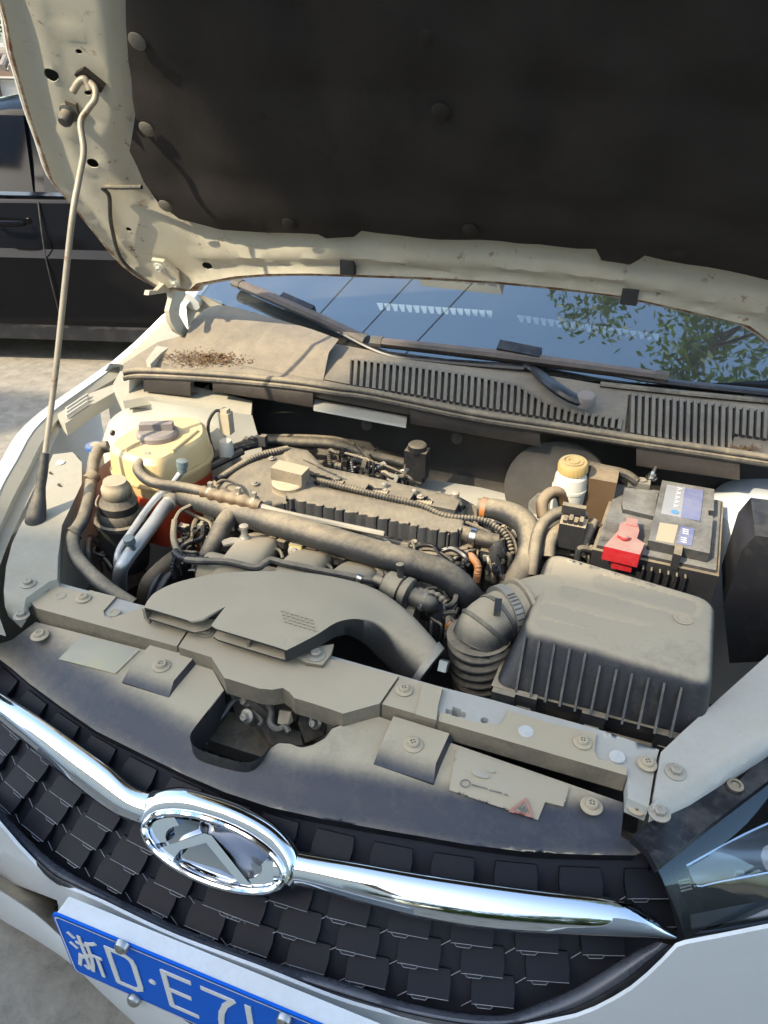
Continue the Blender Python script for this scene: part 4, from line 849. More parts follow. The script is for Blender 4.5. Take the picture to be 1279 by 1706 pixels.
# ---------------------------------------------------------------- engine bay tub
m = MB()
m.add([(-.66, .30, .42), (.66, .30, .42), (.66, 1.22, .42), (-.66, 1.22, .42)], [(0, 1, 2, 3)]); m.build('bay_floor', MT['bay_dark'], car)
m = MB(); m.loft([[Vector((-.70, 1.16, .95)), Vector((-.3, 1.14, .95)), Vector((.3, 1.14, .95)), Vector((.72, 1.16, .95))], [Vector((-.70, 1.16, .78)), Vector((-.3, 1.14, .78)), Vector((.3, 1.14, .78)), Vector((.72, 1.16, .78))], [Vector((-.70, 1.05, .70)), Vector((-.3, 1.02, .70)), Vector((.3, 1.02, .70)), Vector((.72, 1.05, .70))], [Vector((-.70, 1.05, .4)), Vector((-.3, 1.02, .4)), Vector((.3, 1.02, .4)), Vector((.72, 1.05, .4))]], closed=False); fw = m.build('firewall', MT['bay_dark'], car, ang=50)
m = MB(); m.prism([Vector((-.1, 1.015, .74)), Vector((.14, 1.015, .74)), Vector((.14, 1.02, .62)), Vector((-.1, 1.02, .62))], (0, -.012, 0)); m.build('heat_shield', MT['satin_metal'], fw, bev=.004)
m = MB(); m.prism(pz([(620, 786), (700, 796), (800, 812), (905, 838), (900, 872), (800, 852), (690, 826), (620, 812)], .80), (0, 0, -.02)); m.build('sunlit_patch', MT['white_dusty'], fw, bev=.004)  # pale plate added as the sunlit stretch of the dark firewall
m = MB(); m.prism([U(880, 838, y=1.0), U(895, 825, y=1.0), U(935, 826, y=1.0), U(945, 900, y=1.0), U(880, 905, y=1.0)], (0, .03, 0)); m.build('sound_felt', MT['felt'], fw, bev=.006)
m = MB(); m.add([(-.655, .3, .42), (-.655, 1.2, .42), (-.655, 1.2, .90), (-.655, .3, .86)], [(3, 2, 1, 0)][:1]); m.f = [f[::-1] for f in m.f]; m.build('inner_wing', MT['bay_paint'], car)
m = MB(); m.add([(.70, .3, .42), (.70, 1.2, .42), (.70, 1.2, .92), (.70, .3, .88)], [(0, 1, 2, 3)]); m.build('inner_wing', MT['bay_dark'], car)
# white strut turrets
tcn = U(272, 706, z=.90)+Vector((-.03, .05, 0))
m = MB(); m.lathe([(.16, -.35), (.15, -.06), (.13, -.02), (.09, .0), (.03, .004), (.002, .004)], tcn, seg=36); tl_ = m.build('strut_turret', MT['white_dusty'], car)
tcr = U(1262, 845, z=.90)+Vector((.055, .04, 0))
m = MB(); m.lathe([(.17, -.4), (.145, -.05), (.13, -.02), (.09, .0), (.03, .004), (.002, .004)], tcr, seg=36); m.build('strut_turret', MT['white_paint'], car)
m = MB(); m.sheet([(188, 640), (200, 618), (245, 628), (330, 645), (420, 668), (418, 690), (330, 672), (250, 660), (205, 668)], [], lambda px, py: U(px, py, z=.955-.03*sst(620, 700, py)), 14, vec=(0, 0, -.02)); m.build('plenum_ledge', MT['bay_paint'], car)
m = MB(); a = [U(x_, y_, z=.93) for x_, y_ in ((190, 655), (215, 662), (300, 676), (420, 692))]; m.loft([a, [p+Vector((0, .03, -.10)) for p in a], [p+Vector((0, .02, -.3)) for p in a]], closed=False); m.f = [f[::-1] for f in m.f]; m.build('plenum_wall', MT['white_dusty'], car)
m = MB(); m.lathe([(.006, 0), (.006, .004), (.003, .005)], U(186, 721, x=-.65), (1, 0, 0)); m.build('stud', MT['rubber_dark'], car)
m = MB(); m.prism([U(px, py, y=.73) for px, py in ((1205, 1010), (1235, 918), (1258, 892), (1300, 898), (1310, 1100), (1215, 1105))], (0, .12, 0)); m.build('splash_guard', MT['plastic_clean'], car, bev=.014, bseg=3)
# ---------------------------------------------------------------- cowl, vents, seal
CP = Vector((0, 1.0, 1.0)); CN = Vector((0, -.2, 1)).normalized()
def cw(px, py, h=0): return UP(px, py, CP+CN*h, CN)
seal_t = [(205, 616), (240, 612), (368, 619), (492, 631), (560, 641), (620, 649), (785, 683), (910, 702), (1038, 722), (1160, 740), (1279, 758), (1340, 768)]
m = MB(); m.tube([cw(x_, y_+6, .004) for x_, y_ in seal_t], .0085, seg=12, n=5); m.tube([cw(x_, y_+15, -.002) for x_, y_ in seal_t], .006, seg=8, n=5); seal = m.build('cowl_seal', MT['seal'], car)
cow_out = [(205, 606), (262, 570), (300, 560), (330, 528), (440, 520), (560, 573), (640, 588), (760, 602), (880, 620), (1000, 640), (1120, 652), (1279, 664), (1350, 672)]+[(x_, y_+2) for x_, y_ in seal_t[::-1]]
f1 = [(586, 600), (700, 614), (790, 628), (862, 644), (905, 672), (960, 690), (1036, 700), (1034, 716), (930, 700), (785, 676), (690, 658), (584, 642)]
f2 = [(1047, 658), (1160, 672), (1279, 688), (1330, 694), (1330, 740), (1225, 724), (1215, 748), (1130, 735), (1040, 720)]
m = MB(); m.sheet(cow_out, [f1, f2], lambda px, py: cw(px, py), 16, up=CN, thick=.004); cowl = m.build('cowl_panel', MT['cowl'], car, ang=45)
m = MB(); m.sheet([(x_, y_+0) for x_, y_ in cow_out], [], lambda px, py: cw(px, py, -.013), 60, up=CN, thick=.002); m.build('cowl_tray', MT['seal'], cowl)
def slats(poly, x0, x1, lean):
    x_ = x0; pitch = 10.6
    while x_ < x1:
        ys = []
        for i in range(len(poly)):
            a, b = poly[i], poly[(i+1) % len(poly)]
            if (a[0] <= x_) != (b[0] <= x_): ys.append(a[1]+(b[1]-a[1])*(x_-a[0])/(b[0]-a[0]))
        if len(ys) >= 2:
            y0, y1 = min(ys)-1, max(ys)+2
            if y1-y0 > 6:
                m = MB(); a, b = cw(x_+lean, y0, .0015), cw(x_-lean, y1, .0015); m.bar(a, b, .0074, .010, up=(CN+Vector((.3, 0, 0)))); m.build('vent_slat', MT['cowl'], cowl, bev=.0008)
        x_ += pitch*(1+.12*(x_-586)/700)
slats(f1, 591, 1034, 1.5); slats(f2, 1052, 1325, 1.0)
m = MB(); m.prism([cw(x_, y_, .003) for x_, y_ in ((545, 598), (584, 598), (582, 640), (540, 632))], -CN*.004); m.build('vent_frame', MT['cowl'], cowl, bev=.001)
# raised side box of the cowl
sb_top = [(318, 536), (340, 528), (372, 532), (440, 552), (500, 570), (547, 588)]; sb_bot = [(302, 580), (318, 586), (350, 596), (410, 610), (470, 622), (538, 634)]
A_, B_ = resamp(sb_top, 20), resamp(sb_bot, 20)
T_ = [cw(p.x, p.y, .030) for p in A_]; m = MB(); m.loft([[p+Vector((0, .06, .012)) for p in T_], [p+Vector((0, .004, .001)) for p in T_], [p-Vector((0, .002, .004)) for p in T_], [cw(q.x, q.y, .001) for q in B_]], closed=False); m.f = [f[::-1] for f in m.f]; m.build('cowl_side_box', MT['cowl'], cowl, ang=50)
# hanging face of the plenum under the seal, in three sections with gaps
def face(px0, px1, top_off, bots, name, mm):
    n = 12; top = []; bot = []
    st = crom(seal_t, 8)
    for k in range(n+1):
        x_ = lerp(px0, px1, k/n); y_ = next((lerp(a[1], b[1], (x_-a[0])/(b[0]-a[0])) for a, b in zip(st, st[1:]) if a[0] <= x_ <= b[0]), 700)
        top.append(cw(x_, y_+top_off, -.004)); bx = lerp(px0, px1, k/n); by = lerp(bots[0], bots[1], k/n); bot.append(U(bx, by, y=top[-1].y+.004))
    m = MB(); m.loft([top, [t_.lerp(b_, .12)+Vector((0, -.003, 0)) for t_, b_ in zip(top, bot)], [t_.lerp(b_, .9)+Vector((0, -.002, 0)) for t_, b_ in zip(top, bot)], bot, [b_+Vector((0, .03, -.004)) for b_ in bot]], closed=False); m.f = [f[::-1] for f in m.f]; return m.build(name, MT[mm], cowl, ang=50)
face(240, 318, 16, (652, 660), 'plenum_face', 'cowl'); face(355, 522, 16, (652, 679), 'plenum_face', 'cowl'); face(520, 686, 14, (661, 692), 'plenum_face', 'cowl'); face(684, 900, 14, (706, 744), 'plenum_face', 'cowl'); face(898, 1062, 14, (720, 748), 'plenum_face', 'seal'); face(1060, 1232, 14, (776, 800), 'plenum_face', 'cowl'); face(1230, 1330, 14, (768, 786), 'plenum_face', 'seal')
m = MB(); m.prism([U(x_, y_, z=.962) for x_, y_ in ((524, 664), (678, 694), (676, 709), (522, 680))], (0, 0, -.006)); m.build('plenum_strip', MT['label_yellow'] if 0 else MT['white_dusty'], fw)
for c in ((611, 708), (761, 730)):
    m = MB(); p = U(*c, y=1.07); m.lathe([(.0125, 0), (.0125, .003), (.011, .004), (.004, .0035), (.001, .005)], p, (0, -1, .35), 20); q = m.build('firewall_clip', MT['clip_dusty'], fw)
    m = MB(); F_ = frame((0, -1, .35))
    for k in range(6): e = F_ @ Vector((math.cos(k*1.047), math.sin(k*1.047), 0)); m.bar(p+Vector((0, -.004, .0015))+e*.004, p+Vector((0, -.004, .0015))+e*.0095, .0022, .0016, up=F_ @ Vector((0, 0, 1)))
    m.build('firewall_clip_slots', MT['ink'], fw)
# ---------------------------------------------------------------- windscreen, dashboard, wipers
GP = Vector((0, 1.235, 1.048)); GN = Vector((0, -.52, 1)).normalized()
def gl(px, py, h=0): return UP(px, py, GP+GN*h, GN)
gw_ = [Vector((-.76, 1.30, 0)), Vector((-.4, 1.215, 0)), Vector((0, 1.19, 0)), Vector((.4, 1.215, 0)), Vector((.76, 1.30, 0))]
gw_ = [Vector(p) for p in crom(gw_, 6)]; zg = lambda y: 1.048+.52*(y-1.235)
m = MB(); rows = []
for k in range(9):
    t = k/8; rows.append([Vector((p.x*(1-.14*t), p.y+(.78+.06*(p.x/.7)**2*0)*t, zg(p.y+.78*t)-.018*(p.x/.7)**2*0)) for p in gw_])
m.loft(rows, closed=False); ws = m.build('windscreen', MT['glass'], car, ang=80)
for sx in (-1, 1):
    m = MB(); m.tube([Vector((sx*.765, 1.28, zg(1.28)-.01)), Vector((sx*.72, 1.7, zg(1.7))), Vector((sx*.66, 2.1, zg(2.1)+.01))], [.03, .03, .032], seg=10); m.build('windscreen_pillar', MT['white_paint'], car)
m = MB(); m.sheet([(-.70, 1.33), (-.4, 1.25), (0, 1.225), (.4, 1.25), (.70, 1.33), (.70, 1.85), (-.70, 1.85)], [], lambda x, y: Vector((x, y, 1.032+.06*sst(1.25, 1.75, y))), .06, thick=.01); dash = m.build('dashboard', MT['dash'], car, ang=60)
m = MB(); m.prism([(-.66, 1.85, 1.09), (.66, 1.85, 1.09), (.66, 1.85, .6), (-.66, 1.85, .6)], (0, .02, 0)); m.build('dash_face', MT['dash'], dash)
def dv(px, py): 
    p = U(px, py, z=1.06); return Vector((p.x, p.y, 1.034+.06*sst(1.25, 1.75, p.y)))
vl = [(628, 506), (822, 523), (862, 529), (1100, 560)]
for a, b, n in ((vl[0], vl[1], 16), (vl[2], vl[3], 19)):
    for k in range(n):
        c0 = (lerp(a[0], b[0], (k+.1)/n), lerp(a[1], b[1], (k+.1)/n)); c1 = (lerp(a[0], b[0], (k+.8)/n), lerp(a[1], b[1], (k+.8)/n))
        m = MB(); m.prism([dv(c0[0]-2, c0[1]-3), dv(c1[0], c1[1]-3), dv(c1[0], c1[1]+4), dv(lerp(c0[0], c1[0], .45), c1[1]+4)], (0, 0, -.003)); m.build('defrost_slot', MT['slat_sunlit'], dash)
for sx in (-1, 1):
    m = MB(); m.box((sx*.36, 2.25, 1.0), (.24, .07, .36)); m.box((sx*.36, 2.25, 1.42), (.11, .05, .09)); m.build('seat_back', MT['seat'], car, bev=.04)
def wiper(pts_arm, r_arm, blade, adapt, nm_label, cap=None):
    w = MB(); w.tube([gl(x_, y_, h) for x_, y_, h in pts_arm], r_arm, seg=8, n=6, flat=.55); wo = w.build('wiper', MT['plastic_clean'], car); wo['label'] = nm_label
    m = MB(); A, B = gl(*blade[0]), gl(*blade[1]); m.tube([A, A.lerp(B, .5)+GN*.004, B], [.0135, .0165, .0135], seg=8, flat=.7); b_ = m.build('wiper_blade', MT['blade'], wo)
    m = MB(); m.tube([A-GN*.012+Vector((0, -.004, 0)), A.lerp(B, .5)-GN*.010+Vector((0, -.004, 0)), B-GN*.012+Vector((0, -.004, 0))], .004, seg=6); m.build('wiper_rubber', MT['rubber_dark'], wo)
    for p, q in ((A, B), (B, A)):
        d = (q-p).normalized(); m = MB(); m.tube([p-d*.004, p+d*.022], .0155, seg=8, flat=.8); m.build('blade_end', MT['clip_dusty'], wo)
    m = MB(); a0, a1 = gl(*adapt[0]), gl(*adapt[1]); m.bar(a0, a1, .026, .020, up=GN); m.build('blade_adapter', MT['plastic_clean'], wo, bev=.006)
    return wo
w1 = wiper([(492, 508, .030), (560, 548, .022), (640, 588, .016), (720, 600, .016), (800, 607, .018), (874, 612, .022)], [.011, .010, .009, .009, .011, .012], ((392, 470, .024), (608, 566, .020)), ((468, 497, .024), (520, 520, .024)), 'wiper standing up across the glass at the left')
m = MB(); m.tube([gl(872, 608, .024), gl(892, 618, .022), cw(925, 645, .03), cw(955, 664, .026), cw(980, 670, .022)], [.011, .014, .017, .019, .016], seg=10, flat=.6); m.build('wiper_arm_root', MT['plastic_clean'], w1)
m = MB(); m.lathe([(.021, -.010), (.020, .004), (.016, .010), (.001, .012)], cw(976, 665, .028), CN, 20); m.build('pivot_cap', MT['cap_grey'], w1)
w2 = wiper([(838, 580, .020), (900, 596, .020), (1000, 618, .018), (1100, 635, .016), (1279, 655, .014), (1360, 664, .014)], [.011, .010, .010, .011, .013, .014], ((622, 568, .024), (1110, 628, .024)), ((830, 578, .034), (900, 592, .032)), 'wiper lying along the base of the glass')
m = MB(); m.tube([cw(1000, 640, .004), cw(1140, 655, .004), cw(1360, 676, .004)], .010, seg=8, flat=.5); m.build('cowl_lip', MT['rubber_dark'], cowl)
# leaf litter caught on the cowl
lit = MB(); rnd = random.Random(5)
for k in range(620):
    if k < 520: px, py = 330+rnd.gauss(12, 36), 597+rnd.gauss(0, 6.5)+0.0
    else: px, py = 1240+rnd.gauss(0, 12), 752+rnd.gauss(-4, 2.5)
    p = cw(px, py, .004+rnd.random()*.004); s_ = rnd.uniform(.0025, .006); a = Vector((rnd.gauss(0, 1), rnd.gauss(0, 1), rnd.gauss(0, .4))).normalized()*s_; b = a.cross(CN).normalized()*s_*.45
    lit.add([p-a, p+b+CN*.001, p+a+CN*.002, p-b], [(0, 1, 2, 3)])
tag(lit.build('leaf_litter', MT['leaf_litter']), 'dry brown leaf litter scattered on the cowl', 'leaves', None, 'stuff')
# ---------------------------------------------------------------- the rest of the car behind (roof, doors, wheels)
m = MB(); m.loft([[Vector((x_, 2.02+.02*abs(x_), 1.455-.05*(x_/.66)**2)) for x_ in (-.66, -.4, 0, .4, .66)], [Vector((x_, 2.5, 1.50-.05*(x_/.66)**2)) for x_ in (-.66, -.4, 0, .4, .66)], [Vector((x_, 3.3, 1.46-.05*(x_/.66)**2)) for x_ in (-.66, -.4, 0, .4, .66)], [Vector((x_, 3.9, .95)) for x_ in (-.66, -.4, 0, .4, .66)], [Vector((x_, 4.0, .4)) for x_ in (-.66, -.4, 0, .4, .66)]], closed=False); m.build('roof', MT['white_paint'], car, ang=60)
for sx in (-1, 1):
    m = MB(); rows = []
    for y_ in (.95, 1.2, 1.6, 2.2, 2.9, 3.6, 3.95): rows.append([Vector((sx*(.70+.03*math.sin(math.pi*(y_-.9)/3.2)+.06*w_), y_, z_)) for w_, z_ in ((.5, .22), (1, .45), (1, .7), (.6, .93), (.4, .98))])
    m.loft(rows, closed=False)
    if sx < 0: m.f = [f[::-1] for f in m.f]
    m.build('body_side', MT['white_paint'], car, ang=60)
    m = MB(); m.loft([[Vector((sx*.74, 1.5, .99)), Vector((sx*.765, 2.3, .99)), Vector((sx*.765, 3.0, .99)), Vector((sx*.73, 3.7, .97))], [Vector((sx*.68, 1.9, 1.32)), Vector((sx*.66, 2.3, 1.44)), Vector((sx*.66, 3.0, 1.43)), Vector((sx*.66, 3.4, 1.36))]], closed=False); m.build('side_window', MT['side_glass'], car)
    for y_ in (.62, 3.15): wheel(car, (sx*.72, y_, .31), (sx, 0, 0))
# ================================================================ things sitting in the engine bay
def T3(pts): return [U(p[0], p[1], z=p[2]) for p in pts]
def hexa(top, bot):
    "8-corner body; top and bot are 4 points each"
    m = MB(); m.loft([bot, top]); n = (top[1]-top[0]).cross(top[2]-top[0])
    if n.z < 0: m.f = [f[::-1] for f in m.f]
    return m
def ridge_prism(poly, zt, h, taper=1.03):
    t = pz(poly, zt); c = sum(t, Vector())/len(t); b = [c+(p-c)*taper-Vector((0, 0, h+(p.z-c.z))) for p in t]; m = MB(); m.loft([b, t])
    n = sum(((t[i]-t[0]).cross(t[(i+1) % len(t)]-t[0]) for i in range(len(t))), Vector())
    if n.z < 0: m.f = [f[::-1] for f in m.f]
    return m
def clampring(c, ax, r, par, mm='zinc_dusty', name='hose_clamp', w=.010):
    m = MB(); m.lathe([(r, -w/2), (r*1.09, -w/2), (r*1.09, w/2), (r, w/2)], c, ax, 22); o = m.build(name, MT[mm], par); return o
# ---------------------------------------------------------------- engine
eng = thing('engine', (-.1, .75, .42), 'dusty four-cylinder engine filling the middle of the bay', 'engine')
m = MB(); m.box((-.10, .80, .62), (.32, .14, .17)); m.box((-.1, .64, .60), (.30, .06, .14)); m.build('block', MT['bay_dark'], eng, bev=.01)
zF = [(496, 806), (560, 819), (640, 834), (752, 857), (772, 868), (770, 884), (748, 890), (640, 866), (560, 850), (482, 832), (474, 822)]
zR = [(468, 746), (512, 752), (538, 780), (650, 804), (764, 830), (770, 843), (640, 816), (548, 797), (518, 786), (480, 768)]
zD = [(396, 790), (440, 758), (476, 748), (508, 764), (508, 800), (482, 830), (440, 836), (404, 820), (382, 808)]
zC = [(520, 786), (640, 812), (772, 842), (772, 864), (640, 830), (520, 802)]
def zone(p, poly, zt, fall, zb=.870):
    d_ = 0 if inside(p, poly) else polyd(p, poly+[poly[0]]); return lerp(zt, zb, sst(0, fall, d_))
def vz(px, py):
    p = (px, py); z = max(zone(p, zF, .906, 9), zone(p, zR, .902, 9), zone(p, zD, .899, 30), zone(p, zC, .888, 8))
    for k in range(14):          # moulded webs down the front of the block
        x0 = 486+k*20.5; y0 = 834+k*4.3
        if segd(p, (x0, y0-6), (x0-5, y0+15)) < 2.6: z = max(z, .896-.0015*max(0, py-y0))
    if segd(p, (560, 812), (740, 850)) < 3: z += .003
    return z+.0006*math.sin(px*.9)*math.sin(py*1.1)
m = MB(); m.sheet([(352, 802), (395, 772), (440, 750), (473, 743), (512, 750), (540, 778), (650, 802), (766, 828), (806, 850), (812, 880), (790, 912), (757, 918), (640, 894), (480, 852), (430, 856), (372, 838)], [], lambda px, py: U(px, py, z=vz(px, py)), 4.2, vec=(0, 0, -.06)); vco = m.build('valve_cover', MT['engine_cover'], eng, ang=50)
def fins(a0, a1, b0, b1, zt, zb, n, par, skip=()):
    for k in range(n):
        if k in skip: continue
        t = k/(n-1); p = U(lerp(a0[0], a1[0], t), lerp(a0[1], a1[1], t), z=zt); q = U(lerp(b0[0], b1[0], t), lerp(b0[1], b1[1], t), z=zb)
        m = MB(); m.prism([p+Vector((-.0018, .006, 0)), p+Vector((.0018, .006, 0)), q+Vector((.0024, -.001, 0)), q+Vector((-.0024, -.001, 0))], (0, .012, -.012)); m.build('cover_rib', MT['engine_cover'], par, bev=.0006)
m = MB(); a = [U(x_, y_, z=.864) for x_, y_ in ((372, 838), (430, 858), (480, 854), (640, 898), (757, 922), (800, 905))]; m.tube(a, .006, seg=8, n=4, flat=.7); m.build('cover_flange', MT['engine_cover'], vco)
for k in range(9):
    p = U(500+k*32, 868+k*8.2, z=.845); m = MB(); m.box(p, (.006, .006, .018)); m.build('head_lug', MT['bay_dark'], eng, bev=.002)
for px, py in ((430, 856), (566, 876), (690, 906), (790, 904)): clipat(px, py, .872, BOLT_Z, eng, .8, 'bolt')
oc = U(482, 812, z=.900)
m = MB(); m.lathe([(.044, -.02), (.036, -.005), (.033, .004), (.033, .014), (.030, .017), (.002, .018)], oc, (0, -.05, 1), 32); cap = m.build('oil_cap', MT['plastic_full'], eng)
m = MB(); m.bar(oc+Vector((-.032, .006, .030)), oc+Vector((.034, .004, .028)), .034, .026); m.build('oil_cap_grip', MT['plastic_full'], cap, bev=.007, bseg=3)
# coils and loom on top of the cover
for i, (px, py) in enumerate(((590, 814), (664, 830), (738, 847))):
    m = MB(); c = U(px, py, z=.899); r_ = Matrix.Rotation(R_(0), 3, 'Z'); m.box(c, (.026, .014, .010)); co = m.build('ignition_coil', MT['engine_cover'], eng, bev=.003)
    m = MB(); m.tube([c+Vector((-.02, -.004, .004)), c+Vector((-.05, -.004, .002))], [.009, .007], seg=10, rib=(.006, .001)); m.build('coil_plug', MT['plastic'], co)
m = MB(); m.tube(T3([(528, 800, .912), (560, 808, .912), (640, 828, .910), (700, 842, .909), (742, 860, .905), (800, 866, .905), (826, 878, .90), (842, 892, .892), (852, 920, .87), (850, 940, .84)]), .0062, seg=10, rib=(.006, .0010)); m.build('loom_conduit', MT['rubber'], eng)
m = MB(); m.tube(T3([(362, 800, .895), (400, 775, .90), (430, 760, .905), (462, 752, .905), (480, 748, .90)]), .0068, seg=10, rib=(.006, .0011)); m.build('loom_conduit', MT['rubber'], eng)
for px, py, r_ in ((640, 812, .006), (690, 823, .005), (758, 827, .008)):
    m = MB(); m.lathe([(r_, -.01), (r_, .008), (r_*.8, .010), (.001, .0105)], U(px, py, z=.902)); m.build('cover_stud', MT['zinc_dusty'], eng)
# the long coolant pipe across the front of the engine, with its branch
m = MB(); m.tube(T3([(306, 824, .905), (330, 833, .905), (480, 878, .905), (620, 920, .905), (690, 940, .902), (740, 958, .892), (772, 985, .868), (786, 1020, .82), (780, 1060, .76)]), [.021, .0235, .0235, .0235, .0235, .0235, .024, .025, .025], seg=18, n=7); pipe = m.build('coolant_pipe', MT['rubber'], eng)
m = MB(); m.tube(T3([(392, 852, .902), (376, 868, .902), (360, 898, .882), (346, 925, .86), (338, 945, .84)]), [.016, .017, .017, .016, .015], seg=14); m.build('pipe_branch', MT['rubber'], eng)
for px, py in ((350, 858), (486, 898), (596, 926), (690, 958), (740, 975)):
    m = MB(); c = U(px, py, z=.885); m.box(c, (.011, .006, .007), Matrix.Rotation(R_(0), 3, 'Z')); m.build('pipe_clip', MT['rubber_dark'], pipe, bev=.002)
# intake runners
def runner(path, w, h, name='intake_runner', mm='plastic_full'):
    P = [Vector(p) for p in crom(path, 5)]; rings = []
    for i, p in enumerate(P):
        d = (P[min(i+1, len(P)-1)]-P[max(i-1, 0)]).normalized(); sd = Vector((1, .12, 0)); sd = (sd-d*sd.dot(d)).normalized(); up = sd.cross(d)
        ring = []
        for k in range(20):
            a = 2*math.pi*k/20; c, s_ = math.cos(a), math.sin(a); e = .55; ring.append(p+sd*(w*abs(c)**e*(1 if c > 0 else -1))+up*(h*abs(s_)**e*(1 if s_ > 0 else -1)))
        rings.append(ring)
    m = MB(); m.loft(rings); 
    if (rings[0][1]-rings[0][0]).cross(rings[1][0]-rings[0][0]).dot(rings[0][0]-P[0]) < 0: m.f = [f[::-1] for f in m.f]
    return m.build(name, MT[mm], eng, ang=50)
for dx, dy in ((0, 0), (84, 26), (164, 48)):
    pth = T3([(450+dx, 908+dy, .80), (440+dx, 908+dy, .845), (425+dx, 918+dy, .868), (408+dx, 938+dy, .872), (388+dx, 968+dy, .855), (372+dx, 1000+dy, .80)]); r_ = runner(pth, .036, .022)
    m = MB(); q = T3([(404+dx, 917+dy, .884), (424+dx, 908+dy, .884), (462+dx, 916+dy, .872), (470+dx, 930+dy, .862)]); m.tube(q, .0035, seg=6); m.build('runner_bead', MT['plastic'], r_)
m = MB(); m.tube(T3([(345, 952, .845), (430, 975, .845), (560, 1005, .845), (690, 1040, .84)]), .036, seg=14); m.build('intake_plenum', MT['plastic_full'], eng)
m = MB(); t = T3([(368, 900, .885), (385, 895, .888), (424, 898, .888), (422, 908, .888), (408, 906, .888), (404, 916, .874), (396, 916, .874), (396, 903, .888), (372, 908, .886)]); m.prism(t, (0, 0, -.004)); br_ = m.build('pipe_bracket', MT['zinc_dusty'], eng, bev=.001)
m = MB(); m.lathe([(.009, -.004), (.009, .004), (.006, .008), (.0055, .022), (.008, .023), (.008, .028), (.002, .030)], U(408, 898, z=.888)); m.build('bracket_bolt', MT['zinc_dusty'], br_)
for px, py in ((493, 918), (636, 955)):
    m = MB(); c = U(px, py, z=.87); m.box(c, (.012, .003, .014)); f_ = m.build('manifold_tab', MT['label_yellow'], eng, bev=.001); link('bolt', BOLT_Z, None, eng, c+Vector((0, -.004, .002)), frame((0, -1, .5)))
for px, py in ((455, 900), (522, 920), (596, 938)):
    m = MB(); c = U(px, py, z=.868); m.box(c, (.010, .008, .012)); m.tube([c, c+Vector((.012, .015, .006)), c+Vector((.03, .02, -.01))], .003, seg=6); m.build('injector_plug', MT['plastic_mid'], eng, bev=.002)
# vapour line with purge valve
m = MB(); m.tube(T3([(291, 868, .89), (289, 898, .885), (299, 924, .88), (319, 934, .89), (377, 936, .898), (424, 946, .898), (440, 939, .90), (452, 933, .902), (480, 940, .902), (596, 963, .90), (628, 968, .90)]), .0062, seg=10, n=6); vl_ = m.build('vapour_line', MT['rubber'], eng)
m = MB(); m.tube(T3([(292, 920, .885), (305, 930, .886), (345, 935, .89)]), .0074, seg=10, rib=(.008, .0006)); m.build('vapour_line_sleeve', MT['plastic_clean'], vl_)
d = (U(690, 996, z=.893)-U(628, 968, z=.90)).normalized(); c = U(634, 970, z=.90)
m = MB(); m.lathe([(.0085, -.012), (.0085, .004), (.017, .006), (.0235, .010), (.0245, .014), (.0245, .036), (.021, .038), (.021, .041), (.027, .042), (.027, .052), (.022, .055), (.010, .057), (.009, .070)], c, d, 24); pv = m.build('purge_valve', MT['plastic'], eng)
m = MB(); m.lathe([(.0055, 0), (.005, .02), (.0065, .022), (.0065, .028), (.003, .030)], c+d*.03+Vector((.004, .004, .018)), (-.1, .1, 1), 12); m.build('valve_nipple', MT['plastic'], pv)
m = MB(); e = c+d*.05; m.tube([e+Vector((.01, .004, .004)), e+Vector((.04, .01, .004)), e+Vector((.06, .006, -.004))], [.008, .006, .006], seg=8, rib=(.009, .0012)); m.build('valve_plug', MT['plastic_mid'], pv)
m = MB(); m.tube([c+d*.055, c+d*.085, U(722, 1010, z=.87), U(727, 1036, z=.84), U(722, 1075, z=.78)], .014, seg=12); m.build('vapour_hose', MT['rubber'], eng)
clampring(c+d*.078, d, .0142, pv, 'zinc_dusty', w=.006); clampring(U(600, 964, z=.90), d, .0072, vl_, 'satin_metal', w=.008)
m = MB(); m.tube(T3([(700, 985, .87), (735, 1010, .86), (755, 1005, .87), (760, 985, .875), (755, 965, .87)]), .005, seg=8); m.tube(T3([(728, 1034, .82), (760, 1030, .82), (790, 1015, .82)]), .008, seg=8); m.build('small_hose', MT['rubber'], eng)
m = MB(); m.box(U(740, 975, z=.84), (.014, .01, .012)); m.box(U(716, 972, z=.845), (.008, .008, .012)); m.build('sensor', MT['plastic_mid'], eng, bev=.002)
# dipstick
a, b = U(331, 885, y=.62), U(327, 932, y=.62); m = MB(); m.tube([a, b], [.0058, .0075], seg=10, smooth=False); m.lathe([(.012, -.004), (.013, -.002), (.013, .003), (.008, .006)], b, (0, 0, 1), 18); dp = m.build('dipstick_handle', MT['orange_plastic'], eng, bev=.001)
m = MB(); m.tube([b, b+Vector((0, 0, -.09))], .0085, seg=10, smooth=False); m.build('dipstick_tube', MT['rubber_dark'], eng)
